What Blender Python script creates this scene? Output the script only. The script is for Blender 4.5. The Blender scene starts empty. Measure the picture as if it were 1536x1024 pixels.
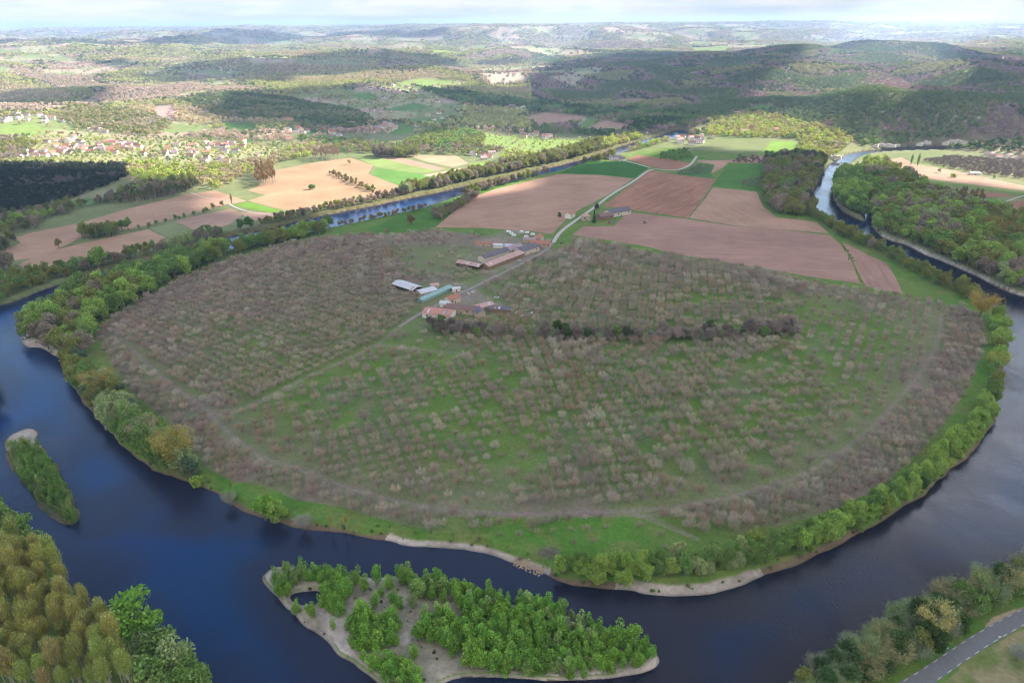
import bpy, math, random
import numpy as np
from mathutils import Matrix, Vector

# ------------------------------------------------------------------ camera, sky, sun, exposure
sc = bpy.context.scene
C = sc.collection
R = math.radians
CAMZ = 220.0
PITCH = R(25.03); ROLL = R(-0.485); FPX = 1024.0
SUN_AZ = R(62.0)      # to the right of the view direction (+Y)
SUN_EL = R(30.0)
_f = np.array([0, math.cos(PITCH), -math.sin(PITCH)])
_r0 = np.array([1.0, 0, 0]); _u0 = np.array([0, math.sin(PITCH), math.cos(PITCH)])
_r = _r0*math.cos(ROLL) + _u0*math.sin(ROLL)
_u = -_r0*math.sin(ROLL) + _u0*math.cos(ROLL)
cam = bpy.data.cameras.new("camera"); co = bpy.data.objects.new("camera", cam); C.objects.link(co)
cam.lens = 24; cam.sensor_width = 36; cam.clip_start = 1; cam.clip_end = 200000
co.matrix_world = Matrix(((_r[0], _u[0], -_f[0], 0), (_r[1], _u[1], -_f[1], 0), (_r[2], _u[2], -_f[2], CAMZ), (0, 0, 0, 1)))
sc.camera = co
sc.view_settings.view_transform = 'Standard'; sc.view_settings.look = 'None'
sc.view_settings.gamma = 1.0; sc.view_settings.use_curve_mapping = False
sc.view_settings.exposure = 1.75
sc.cycles.use_denoising = True; sc.cycles.filter_width = 1.1
sc.cycles.max_bounces = 5; sc.cycles.diffuse_bounces = 3; sc.cycles.glossy_bounces = 2
sc.cycles.transmission_bounces = 4; sc.cycles.volume_bounces = 0; sc.cycles.transparent_max_bounces = 6
sc.cycles.use_adaptive_sampling = True; sc.cycles.adaptive_threshold = 0.02

SUNV = np.array([math.sin(SUN_AZ)*math.cos(SUN_EL), math.cos(SUN_AZ)*math.cos(SUN_EL), math.sin(SUN_EL)])
sl = bpy.data.lights.new("sun", 'SUN'); sl.energy = 4.7; sl.angle = R(0.53); sl.color = (1.0, 0.92, 0.80)
so = bpy.data.objects.new("sun", sl); C.objects.link(so)
so.rotation_euler = Vector(SUNV).to_track_quat('Z', 'Y').to_euler(); so.location = (0, 0, 3000)

W = bpy.data.worlds.new("World"); sc.world = W; W.use_nodes = True
nt = W.node_tree; nt.nodes.clear()
def nd(nt, t, **kw):
    n = nt.nodes.new(t)
    for k, v in kw.items():
        if k.startswith('i_'):
            n.inputs[k[2:].replace('_', ' ')].default_value = v
        else: setattr(n, k, v)
    return n
def lk(nt, a, b): nt.links.new(a, b)
wo = nd(nt, 'ShaderNodeOutputWorld'); bg = nd(nt, 'ShaderNodeBackground'); bg.inputs['Strength'].default_value = 0.12
sky = nd(nt, 'ShaderNodeTexSky', sky_type='NISHITA', sun_disc=False, sun_elevation=SUN_EL, sun_rotation=SUN_AZ)
sky.air_density = 1.0; sky.dust_density = 0.3; sky.ozone_density = 1.5
geo = nd(nt, 'ShaderNodeTexCoord')
sep = nd(nt, 'ShaderNodeSeparateXYZ'); lk(nt, geo.outputs['Generated'], sep.inputs[0])
def M_(nt, op, a, b=None, clamp=False):
    n = nt.nodes.new('ShaderNodeMath'); n.operation = op; n.use_clamp = clamp
    for i, v in enumerate((a, b)):
        if v is None: continue
        if isinstance(v, (int, float)): n.inputs[i].default_value = v
        else: nt.links.new(v, n.inputs[i])
    return n.outputs[0]
zz = M_(nt, 'MAXIMUM', M_(nt, 'ADD', sep.outputs['Z'], 0.035), 0.012)
cx = M_(nt, 'DIVIDE', sep.outputs['X'], zz); cy = M_(nt, 'DIVIDE', sep.outputs['Y'], zz)
comb = nd(nt, 'ShaderNodeCombineXYZ'); lk(nt, cx, comb.inputs[0]); lk(nt, cy, comb.inputs[1])
n1 = nd(nt, 'ShaderNodeTexNoise', i_Scale=0.35, i_Detail=7.0, i_Roughness=0.6); lk(nt, comb.outputs[0], n1.inputs['Vector'])
rmp = nd(nt, 'ShaderNodeMapRange', interpolation_type='SMOOTHSTEP'); lk(nt, n1.outputs['Fac'], rmp.inputs['Value'])
rmp.inputs['From Min'].default_value = 0.43; rmp.inputs['From Max'].default_value = 0.62
# more cover near the horizon, open blue high up
hz = nd(nt, 'ShaderNodeMapRange'); lk(nt, sep.outputs['Z'], hz.inputs['Value'])
hz.inputs['From Min'].default_value = 0.05; hz.inputs['From Max'].default_value = 0.33; hz.inputs['To Min'].default_value = 1.0; hz.inputs['To Max'].default_value = 0.03
cov = M_(nt, 'MULTIPLY', rmp.outputs[0], hz.outputs[0], True)
cov = M_(nt, 'ADD', M_(nt, 'MULTIPLY', cov, 0.55), M_(nt, 'MULTIPLY', hz.outputs[0], 0.22), True)
lf_ = nd(nt, 'ShaderNodeMapRange', interpolation_type='SMOOTHSTEP'); lk(nt, sep.outputs['X'], lf_.inputs['Value'])
lf_.inputs['From Min'].default_value = -0.65; lf_.inputs['From Max'].default_value = 0.05; lf_.inputs['To Min'].default_value = 0.05
cov = M_(nt, 'MULTIPLY', cov, lf_.outputs[0])
bk = nd(nt, 'ShaderNodeMapRange', interpolation_type='SMOOTHSTEP'); lk(nt, sep.outputs['Y'], bk.inputs['Value'])
bk.inputs['From Min'].default_value = 0.25; bk.inputs['From Max'].default_value = -0.25; bk.inputs['To Max'].default_value = 0.9  # white overcast added out of view behind the camera, whitens the fill light
cov = M_(nt, 'MAXIMUM', cov, bk.outputs[0])
# one bright cloud high to the right (it mirrors in the river)
vdot = nd(nt, 'ShaderNodeVectorMath', operation='DOT_PRODUCT'); nrm = nd(nt, 'ShaderNodeVectorMath', operation='NORMALIZE')
lk(nt, geo.outputs['Generated'], nrm.inputs[0]); lk(nt, nrm.outputs[0], vdot.inputs[0])
ga, ge = R(39.5), R(35.0)
vdot.inputs[1].default_value = (math.sin(ga)*math.cos(ge), math.cos(ga)*math.cos(ge), math.sin(ge))
gl = nd(nt, 'ShaderNodeMapRange', interpolation_type='SMOOTHERSTEP'); lk(nt, vdot.outputs['Value'], gl.inputs['Value'])
gl.inputs['From Min'].default_value = math.cos(R(7.5)); gl.inputs['From Max'].default_value = math.cos(R(1.0))
mixc = nd(nt, 'ShaderNodeMix', data_type='RGBA'); lk(nt, cov, mixc.inputs[0]); lk(nt, sky.outputs[0], mixc.inputs[6])
mixc.inputs[7].default_value = (3.7, 3.7, 3.7, 1)
mix2 = nd(nt, 'ShaderNodeMix', data_type='RGBA'); lk(nt, gl.outputs[0], mix2.inputs[0]); lk(nt, mixc.outputs[2], mix2.inputs[6])
mix2.inputs[7].default_value = (42, 43, 46, 1)
lowf = nd(nt, 'ShaderNodeMapRange', interpolation_type='SMOOTHSTEP'); lk(nt, sep.outputs['Z'], lowf.inputs['Value'])
lowf.inputs['From Min'].default_value = 0.20; lowf.inputs['From Max'].default_value = 0.04
mp0 = nd(nt, 'ShaderNodeMapping'); mp0.inputs['Scale'].default_value = (9, 9, 60); lk(nt, nrm.outputs[0], mp0.inputs['Vector'])
n9 = nd(nt, 'ShaderNodeTexNoise', i_Scale=1.0, i_Detail=7.0, i_Roughness=0.6); lk(nt, mp0.outputs[0], n9.inputs['Vector'])
r9 = nd(nt, 'ShaderNodeMapRange', interpolation_type='SMOOTHSTEP'); lk(nt, n9.outputs['Fac'], r9.inputs['Value']); r9.inputs['From Min'].default_value = 0.38; r9.inputs['From Max'].default_value = 0.60
lowc = nd(nt, 'ShaderNodeMix', data_type='RGBA'); lk(nt, r9.outputs[0], lowc.inputs[0]); lowc.inputs[6].default_value = (2.2, 2.5, 2.7, 1); lowc.inputs[7].default_value = (2.7, 2.75, 2.78, 1)
mix3 = nd(nt, 'ShaderNodeMix', data_type='RGBA'); lk(nt, lowf.outputs[0], mix3.inputs[0]); lk(nt, mix2.outputs[2], mix3.inputs[6]); lk(nt, lowc.outputs[2], mix3.inputs[7])
lk(nt, mix3.outputs[2], bg.inputs['Color']); lk(nt, bg.outputs[0], wo.inputs[0])

# ------------------------------------------------------------------ helpers
rng = np.random.default_rng(7); random.seed(7)
PLAIN = 3.0
def ray(px, py):
    x = (np.asarray(px, float)-768)/FPX; y = (512-np.asarray(py, float))/FPX
    d = x[..., None]*_r + y[..., None]*_u + _f
    return d
def U(px, py, z=PLAIN):
    """point of the ground at height z seen at a pixel of the photograph"""
    d = ray(px, py); t = (z-CAMZ)/d[..., 2]
    return d[..., :2]*t[..., None]
def proj(x, y, z):
    v = np.stack([x, y, z-CAMZ], -1); w = v@_f
    return 768+FPX*(v@_r)/w, 512-FPX*(v@_u)/w
def Upoly(pts, z=PLAIN):
    a = np.array(pts, float); return U(a[:, 0], a[:, 1], z)
def pip(x, y, poly):
    inside = np.zeros(x.shape, bool); n = len(poly); px, py = poly[:, 0], poly[:, 1]
    m = (x >= px.min()) & (x <= px.max()) & (y >= py.min()) & (y <= py.max())
    xs, ys = x[m], y[m]; ins = np.zeros(xs.shape, bool)
    for i in range(n):
        j = (i+1) % n
        c = (py[i] > ys) != (py[j] > ys)
        if py[i] != py[j]:
            ins ^= c & (xs < (px[j]-px[i])*(ys-py[i])/(py[j]-py[i])+px[i])
    inside[m] = ins; return inside
def segdist(x, y, line, closed=False):
    d2 = np.full(x.shape, 1e12); n = len(line)
    for i in range(n if closed else n-1):
        a = line[i]; b = line[(i+1) % n]; e = b-a; L = e@e+1e-9
        t = np.clip(((x-a[0])*e[0]+(y-a[1])*e[1])/L, 0, 1)
        d2 = np.minimum(d2, (x-a[0]-t*e[0])**2+(y-a[1]-t*e[1])**2)
    return np.sqrt(d2)
def _h(ix, iy, s):
    n = (ix.astype(np.int64)*374761393+iy.astype(np.int64)*668265263+s*1442695041) & 0x7fffffff
    n = ((n ^ (n >> 13))*1274126177) & 0x7fffffff
    return ((n ^ (n >> 16)) & 0xffff)/65535.0
def vnoise(x, y, s=0):
    ix = np.floor(x); iy = np.floor(y); fx = x-ix; fy = y-iy
    fx = fx*fx*(3-2*fx); fy = fy*fy*(3-2*fy)
    a = _h(ix, iy, s); b = _h(ix+1, iy, s); c = _h(ix, iy+1, s); d = _h(ix+1, iy+1, s)
    return (a*(1-fx)+b*fx)*(1-fy)+(c*(1-fx)+d*fx)*fy
def fbm(x, y, s=0, o=4, g=0.5):
    v = 0; a = 1; t = 0
    for k in range(o):
        v = v+a*vnoise(x*2**k+17.3*k, y*2**k-9.1*k, s+k); t += a; a *= g
    return v/t
def sstep(a, b, x):
    t = np.clip((x-a)/(b-a), 0, 1); return t*t*(3-2*t)
def smooth_poly(p, closed=True, it=2):
    p = np.array(p, float)
    for _ in range(it):
        q = []
        n = len(p)
        for i in range(n if closed else n-1):
            a = p[i]; b = p[(i+1) % n]; q += [a*.75+b*.25, a*.25+b*.75]
        if not closed: q = [p[0]]+q+[p[-1]]
        p = np.array(q)
    return p

# ------------------------------------------------------------------ outlines read off the photograph (pixels), laid on the ground
INNER = [(1238,252),(1228,270),(1217,289),(1212,303),(1226,322),(1262,341),(1300,359),(1340,379),(1380,400),(1425,424),(1470,444),(1500,462),
 (1512,480),(1517,500),(1512,525),(1505,560),(1501,590),(1496,615),(1480,645),(1450,680),(1425,702),(1400,724),(1375,742),(1355,757),(1330,772),(1300,789),
 (1270,806),(1240,820),(1200,838),(1150,855),(1120,868),(1095,875),(1060,882),(1005,886),(965,882),(950,877),(900,874),(870,870),(835,864),(815,850),
 (790,844),(760,832),(720,820),(660,812),(605,811),(590,806),(540,795),(490,790),(440,785),(410,772),(375,765),(345,748),(320,733),(300,724),(285,718),
 (250,708),(215,690),(190,668),(165,645),(145,625),(125,602),(108,575),(101,550),(92,532),(75,525),(62,517),(52,515),(38,517),(30,505),(33,495),(60,472),(100,448),
 (140,433),(180,420),(250,396),(300,384),(345,372),(390,361),(440,351),(497,339),(536,331),(573,323),(609,315.5),(645,307),(680,294),(718,282),(780,268),(870,247),(905,236)]
OUTN = [(950,222),(985,212),(1003,206),(1012,207),(1030,207),(1034,196),(1020,191),(1004,196),(985,203),(940,214),(900,228),(865,240),(780,259),(718,271),(666,284),(604,296),(547,308),(489,319),(429,333),(390,342),(336,353),
 (250,380),(180,395),(130,409),(75,426),(0,455),(-60,465),(-120,475),(-110,500),(-40,520),(-10,560),(2,596),(-15,612),(-50,640),(-60,700),(-35,750),(0,780),(25,800),(60,830),(95,860),(120,895),
 (150,920),(180,935),(215,950),(240,975),(270,990),(310,1010),(335,1060),(350,1110),(460,1180),(700,1230),(950,1220),(1090,1130),(1165,1060),(1215,1012),(1262,978),(1322,942),(1382,908),(1440,884),(1500,862),(1560,838),
 (1640,815),(1740,780),(1790,680),(1745,570),(1650,485),(1590,457),(1536,439),(1511,433),(1485,420),(1448,401),(1409,386),(1375,371),(1362,364),(1334,356),(1316,347),(1308,334),
 (1305,318),(1303,303),(1300,296),(1297,303),(1296,318),(1301,328),(1290,327),(1266,315),(1248,297),(1251,269),(1262,256),(1274,242),(1290,232),(1318,226),(1363,224),(1430,223),(1480,222),
 (1480,216),(1363,217),(1323,221),(1292,225),(1271,229),(1261,234),(1246,243)]
RIVER = smooth_poly(Upoly(INNER+OUTN), it=2)
ISLET = [(8,662),(20,648),(45,640),(56,648),(52,660),(66,672),(80,690),(95,715),(105,740),(118,765),(120,780),(105,788),(80,775),(60,760),(40,735),(20,705),(10,682)]
BIGI = [(391,869),(396,858),(408,849),(427,846),(450,850),(495,858),(518,860),(547,864),(578,862),(601,860),(650,872),(700,886),(750,902),(790,908),(825,916),(862,930),(868,937),(832,936),(830,943),(880,944),(920,955),(968,968),
 (985,978),(992,990),(982,1003),(942,1013),(864,1020),(780,1017),(740,1014),(700,1012),(670,1020),(640,1040),(590,1050),(562,1017),(539,1002),(526,989),(505,981),(495,963),(471,945),(458,940),(442,919),(427,911),(415,897),(403,882)]
POND = [(436,897),(441,889),(476,885),(483,890),(479,906),(458,908),(443,904)]
BAR = [(44,656),(38,660),(32,656),(30,652),(38,648)]
shores = [RIVER, smooth_poly(Upoly(ISLET, 0.5)), smooth_poly(Upoly(BIGI, 0.5)), smooth_poly(Upoly(POND, 0))]
def water_sd(x, y):
    """positive on land, negative in water, metres"""
    d = np.full(x.shape, 1e9); inw = np.zeros(x.shape, bool)
    for p in shores:
        d = np.minimum(d, segdist(x, y, p, True)); inw ^= pip(x, y, p)
    wob = (fbm(x/14, y/14, 91, 3)-0.5)*5*np.clip(np.hypot(x, y)/500, .35, 1)
    return np.where(inw, -d, d)+wob

COLX = [-500, 0, 250, 500, 770, 900, 1050, 1200, 1350, 1536, 2000]
RG = np.log(np.array([1200, 1500, 1700, 2000, 2400, 3000, 3600, 4300, 5500, 7500, 11000, 20000, 60000.]))
TAB = np.array([[3,8,15,25,40,60,60,60,75,90,110,140,170],[3,6,12,22,35,55,60,60,75,90,110,140,165],[3,4,8,18,35,50,45,55,75,95,115,140,165],
 [3,3,5,14,20,35,50,60,70,85,105,135,170],[3,3,3,5,12,30,35,40,50,80,110,140,175],[3,3,4,12,40,66,40,14,20,65,100,140,180],
 [3,4,8,14,50,76,88,50,10,20,80,140,180],[3,3,6,32,56,80,110,98,18,16,80,155,185],[3,3,38,54,62,76,98,113,22,14,80,160,190],
 [3,3,50,62,64,60,50,40,24,20,95,165,190],[3,10,50,66,74,80,84,80,60,70,120,165,190]], float)
_d = ray(np.array(COLX, float), np.full(len(COLX), 120.)); COLA = np.arctan2(_d[:, 0], _d[:, 1])
def cub(t): return t*t*(3-2*t)
def height0(x, y):
    r = np.hypot(x, y); az = np.arctan2(x, y)
    ra = np.clip(np.interp(az, COLA, np.arange(len(COLA))), 0, len(COLA)-1.0001); ci = ra.astype(int); cf = cub(ra-ci)
    rb = np.clip(np.interp(np.log(np.maximum(r, 1)), RG, np.arange(len(RG))), 0, len(RG)-1.0001); ri = rb.astype(int); rf = cub(rb-ri)*.6+(rb-ri)*.4
    T = TAB
    z = (T[ci, ri]*(1-rf)+T[ci, ri+1]*rf)*(1-cf)+(T[ci+1, ri]*(1-rf)+T[ci+1, ri+1]*rf)*cf
    hill = sstep(5, 35, z)
    hl = sstep(0.02, 0.12, az)*sstep(6000, 4800, r)
    n = (fbm(x/420, y/420, 3, 3)-.5)*(80+20*hl) + (fbm(x/1300, y/1300, 5, 3)-.5)*(300-240*hl)*sstep(1600, 3600, r) - hl*56*(1-np.abs(2*vnoise(x/520, y/800, 6)-1))**2
    n = n + (fbm(x/4200, y/4200, 8, 3)-.5)*230*sstep(4000, 9000, r) + (fbm(x/15000, y/9000, 11, 3)-.5)*300*sstep(12000, 25000, r)
    n = n*(1-.55*sstep(20000, 60000, r))
    z = z+n*hill*(1-.25*sstep(0.0, 0.25, az)*sstep(6000, 3000, r))
    z = z + 27*np.exp(-(((x+930)/175)**2+((y-1010)/95)**2)*1.0)*sstep(880, 960, y+0.05*x)   # dark wooded knoll
    # low clip
    z = np.where(z > 165, 165+(z-165)*.35, z)
    return np.maximum(z, np.where(r < 1190, PLAIN, 2.6))
def height(x, y):
    z = height0(x, y)
    near = np.hypot(x, y) < 1900
    if near.any():
        xs, ys = x[near], y[near]; sd = water_sd(xs, ys)
        isl = pip(xs, ys, shores[1]) | pip(xs, ys, shores[2])
        slope = np.where(isl, np.where((xs > U(640, 950)[0]) & (xs < U(984, 982)[0]), .7, 0.16), 0.55)
        top = np.where(isl, 0.9+0.7*fbm(xs/9, ys/9, 21, 3), z[near])
        b = np.clip(sd*slope, -2.5, None)
        zz = np.minimum(b, top)
        z[near] = zz
    return z
def hit(px, py):
    px = np.atleast_1d(np.asarray(px, float)); py = np.atleast_1d(np.asarray(py, float))
    d = ray(px, py); hr = np.hypot(d[:, 0], d[:, 1]); out = np.zeros((len(px), 3))
    rs = np.concatenate([np.geomspace(150, 4500, 360), np.geomspace(4520, 58000, 260)])
    for i in range(len(px)):
        X = d[i, 0]/hr[i]*rs; Y = d[i, 1]/hr[i]*rs; Z = CAMZ+d[i, 2]/hr[i]*rs
        h = height0(X, Y); k = np.argmax(Z <= h)
        if not (Z <= h).any(): k = len(rs)-1
        out[i] = (X[k], Y[k], max(h[k], 0))
        if rs[k] < 1190:
            q = U(px[i], py[i]); out[i] = (q[0], q[1], PLAIN)
    return out
def hpoly(pts):
    a = np.array(pts, float); return hit(a[:, 0], a[:, 1])[:, :2]

# ------------------------------------------------------------------ materials
def mat(name): 
    m = bpy.data.materials.new(name); m.use_nodes = True; t = m.node_tree; t.nodes.clear()
    o = nd(t, 'ShaderNodeOutputMaterial'); return m, t, o
def simple(name, col, rough=0.8, var=0.25, scale=1.0, spec=0.2):
    m, t, o = mat(name); b = nd(t, 'ShaderNodeBsdfPrincipled'); b.inputs['Roughness'].default_value = rough
    b.inputs['Specular IOR Level'].default_value = spec
    tc = nd(t, 'ShaderNodeTexCoord'); n = nd(t, 'ShaderNodeTexNoise', i_Scale=scale, i_Detail=5.0); lk(t, tc.outputs['Object'], n.inputs['Vector'])
    mx = nd(t, 'ShaderNodeMix', data_type='RGBA'); lk(t, n.outputs['Fac'], mx.inputs[0])
    mx.inputs[6].default_value = (*[c*(1-var) for c in col], 1); mx.inputs[7].default_value = (*[min(1, c*(1+var)) for c in col], 1)
    lk(t, mx.outputs[2], b.inputs['Base Color']); lk(t, b.outputs[0], o.inputs[0]); return m
def tinted(name, trans=0.25, spec=False):
    """leaf / twig material: colour comes from each tree's own tint, leaves vary a little"""
    m, t, o = mat(name)
    a = nd(t, 'ShaderNodeAttribute', attribute_type='INSTANCER', attribute_name='tint')
    v = nd(t, 'ShaderNodeAttribute', attribute_type='GEOMETRY', attribute_name='lv')
    s = nd(t, 'ShaderNodeVectorMath', operation='SCALE'); lk(t, a.outputs['Vector'], s.inputs[0]); lk(t, v.outputs['Fac'], s.inputs['Scale'])
    d = nd(t, 'ShaderNodeBsdfDiffuse'); lk(t, s.outputs[0], d.inputs['Color'])
    if trans > 0:
        tr = nd(t, 'ShaderNodeBsdfTranslucent'); lk(t, s.outputs[0], tr.inputs['Color'])
        mx = nd(t, 'ShaderNodeMixShader'); mx.inputs[0].default_value = trans
        lk(t, d.outputs[0], mx.inputs[1]); lk(t, tr.outputs[0], mx.inputs[2]); lk(t, mx.outputs[0], o.inputs[0])
    else: lk(t, d.outputs[0], o.inputs[0])
    return m
M_leaf = tinted('foliage', 0.3); M_twig = tinted('twigs', 0.0)
M_bark = simple('bark_grey', (0.20, 0.17, 0.14), 0.9, 0.3, 2.0)
M_barkp = simple('bark_pale', (0.34, 0.30, 0.25), 0.9, 0.25, 1.0)

# terrain cover
m, t, o = mat('ground_cover'); M_ground = m
a = nd(t, 'ShaderNodeAttribute', attribute_type='GEOMETRY', attribute_name='cover')
g = nd(t, 'ShaderNodeNewGeometry')
na = nd(t, 'ShaderNodeTexNoise', i_Scale=0.55, i_Detail=8.0, i_Roughness=0.65); lk(t, g.outputs['Position'], na.inputs['Vector'])
nb = nd(t, 'ShaderNodeTexNoise', i_Scale=0.045, i_Detail=6.0, i_Roughness=0.6); lk(t, g.outputs['Position'], nb.inputs['Vector'])
f1 = M_(t, 'ADD', M_(t, 'MULTIPLY', na.outputs['Fac'], 1.1), 0.45); f2 = M_(t, 'ADD', M_(t, 'MULTIPLY', nb.outputs['Fac'], 0.7), 0.65)
s = nd(t, 'ShaderNodeVectorMath', operation='SCALE'); lk(t, a.outputs['Vector'], s.inputs[0]); lk(t, M_(t, 'MULTIPLY', f1, f2), s.inputs['Scale'])
b = nd(t, 'ShaderNodeBsdfPrincipled'); b.inputs['Roughness'].default_value = 0.95; b.inputs['Specular IOR Level'].default_value = 0.05
bp = nd(t, 'ShaderNodeBump'); bp.inputs['Strength'].default_value = 0.5; bp.inputs['Distance'].default_value = 0.6; lk(t, na.outputs['Fac'], bp.inputs['Height'])
lk(t, bp.outputs[0], b.inputs['Normal']); lk(t, s.outputs[0], b.inputs['Base Color']); lk(t, b.outputs[0], o.inputs[0])

# field: tint + furrows along the object's own angle
m, t, o = mat('field_soil'); M_field = m
a = nd(t, 'ShaderNodeAttribute', attribute_type='OBJECT', attribute_name='tint'); an = nd(t, 'ShaderNodeAttribute', attribute_type='OBJECT', attribute_name='furrow_angle')
fs = nd(t, 'ShaderNodeAttribute', attribute_type='OBJECT', attribute_name='furrow_depth')
g = nd(t, 'ShaderNodeNewGeometry'); vr = nd(t, 'ShaderNodeVectorRotate', rotation_type='Z_AXIS'); lk(t, g.outputs['Position'], vr.inputs['Vector']); lk(t, an.outputs['Fac'], vr.inputs['Angle'])
wv = nd(t, 'ShaderNodeTexWave', wave_type='BANDS', bands_direction='X'); wv.inputs['Scale'].default_value = 0.055; wv.inputs['Distortion'].default_value = 1.2; wv.inputs['Detail'].default_value = 2.0; lk(t, vr.outputs[0], wv.inputs['Vector'])
mp = nd(t, 'ShaderNodeMapping'); mp.inputs['Scale'].default_value = (1.0, 0.06, 1.0); lk(t, vr.outputs[0], mp.inputs['Vector'])
n0 = nd(t, 'ShaderNodeTexNoise', i_Scale=0.6, i_Detail=4.0, i_Roughness=0.7); lk(t, mp.outputs[0], n0.inputs['Vector'])
n1 = nd(t, 'ShaderNodeTexNoise', i_Scale=0.016, i_Detail=6.0, i_Roughness=0.6); lk(t, g.outputs['Position'], n1.inputs['Vector'])
n2 = nd(t, 'ShaderNodeTexNoise', i_Scale=0.7, i_Detail=6.0, i_Roughness=0.7); lk(t, g.outputs['Position'], n2.inputs['Vector'])
q = M_(t, 'ADD', M_(t, 'MULTIPLY', M_(t, 'SUBTRACT', wv.outputs['Fac'], 0.5), 0.06), M_(t, 'MULTIPLY', M_(t, 'SUBTRACT', n0.outputs['Fac'], 0.5), 0.9))
n3 = nd(t, 'ShaderNodeTexNoise', i_Scale=0.16, i_Detail=3.0, i_Roughness=0.8); lk(t, mp.outputs[0], n3.inputs['Vector'])
q = M_(t, 'ADD', q, M_(t, 'MULTIPLY', M_(t, 'SUBTRACT', n3.outputs['Fac'], 0.5), 0.75))
q = M_(t, 'MULTIPLY', q, fs.outputs['Fac'])
q = M_(t, 'ADD', q, M_(t, 'MULTIPLY', M_(t, 'SUBTRACT', n1.outputs['Fac'], 0.5), 0.9))
q = M_(t, 'ADD', q, M_(t, 'MULTIPLY', M_(t, 'SUBTRACT', n2.outputs['Fac'], 0.5), 0.35))
s = nd(t, 'ShaderNodeVectorMath', operation='SCALE'); lk(t, a.outputs['Vector'], s.inputs[0]); lk(t, M_(t, 'ADD', q, 1.0), s.inputs['Scale'])
b = nd(t, 'ShaderNodeBsdfPrincipled'); b.inputs['Roughness'].default_value = 0.95; b.inputs['Specular IOR Level'].default_value = 0.05
lk(t, s.outputs[0], b.inputs['Base Color']); lk(t, b.outputs[0], o.inputs[0])

# water
m, t, o = mat('river_water'); M_water = m
g = nd(t, 'ShaderNodeNewGeometry')
mp = nd(t, 'ShaderNodeMapping'); mp.inputs['Scale'].default_value = (1, 0.55, 1); mp.inputs['Rotation'].default_value = (0, 0, .5); lk(t, g.outputs['Position'], mp.inputs['Vector'])
w1 = nd(t, 'ShaderNodeTexNoise', i_Scale=0.9, i_Detail=6.0, i_Roughness=0.62); lk(t, mp.outputs[0], w1.inputs['Vector'])
w2 = nd(t, 'ShaderNodeTexNoise', i_Scale=0.018, i_Detail=5.0, i_Roughness=0.6); w2.inputs['Distortion'].default_value = 1.0; lk(t, mp.outputs[0], w2.inputs['Vector'])
bp = nd(t, 'ShaderNodeBump'); bp.inputs['Distance'].default_value = 0.38
mr = nd(t, 'ShaderNodeMapRange'); lk(t, w2.outputs['Fac'], mr.inputs['Value']); mr.inputs['From Min'].default_value = .38; mr.inputs['From Max'].default_value = .62; mr.inputs['To Min'].default_value = .18; mr.inputs['To Max'].default_value = .6
lk(t, mr.outputs[0], bp.inputs['Strength']); lk(t, w1.outputs['Fac'], bp.inputs['Height'])
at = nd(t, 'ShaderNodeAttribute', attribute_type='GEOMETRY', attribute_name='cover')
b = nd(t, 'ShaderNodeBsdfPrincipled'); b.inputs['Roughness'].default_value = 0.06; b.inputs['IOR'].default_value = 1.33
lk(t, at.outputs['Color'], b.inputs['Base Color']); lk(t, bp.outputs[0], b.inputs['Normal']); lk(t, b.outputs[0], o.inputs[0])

# ------------------------------------------------------------------ mesh helpers
def mesh_np(name, V, F, mats=(), mi=None, smooth=False, attrs=None):
    """V (n,3); F list of index arrays each (m,k)"""
    me = bpy.data.meshes.new(name); Fs = [f for f in F if len(f)]
    nl = sum(f.size for f in Fs); nf = sum(len(f) for f in Fs)
    me.vertices.add(len(V)); me.vertices.foreach_set('co', np.asarray(V, np.float32).ravel())
    me.loops.add(nl); me.loops.foreach_set('vertex_index', np.concatenate([f.ravel() for f in Fs]).astype(np.int32))
    me.polygons.add(nf); tot = np.concatenate([np.full(len(f), f.shape[1]) for f in Fs])
    me.polygons.foreach_set('loop_start', np.concatenate([[0], np.cumsum(tot)[:-1]]).astype(np.int32))
    for m in mats: me.materials.append(m)
    if mi is not None: me.polygons.foreach_set('material_index', np.asarray(mi, np.int32))
    if smooth: me.polygons.foreach_set('use_smooth', np.ones(nf, bool))
    me.update(calc_edges=True); me.validate()
    for k, (dom, typ, arr) in (attrs or {}).items():
        at = me.attributes.new(k, typ, dom); arr = np.asarray(arr, np.float32)
        at.data.foreach_set('value' if typ == 'FLOAT' else ('color' if 'COLOR' in typ else 'vector'), arr.ravel())
    return me
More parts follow.
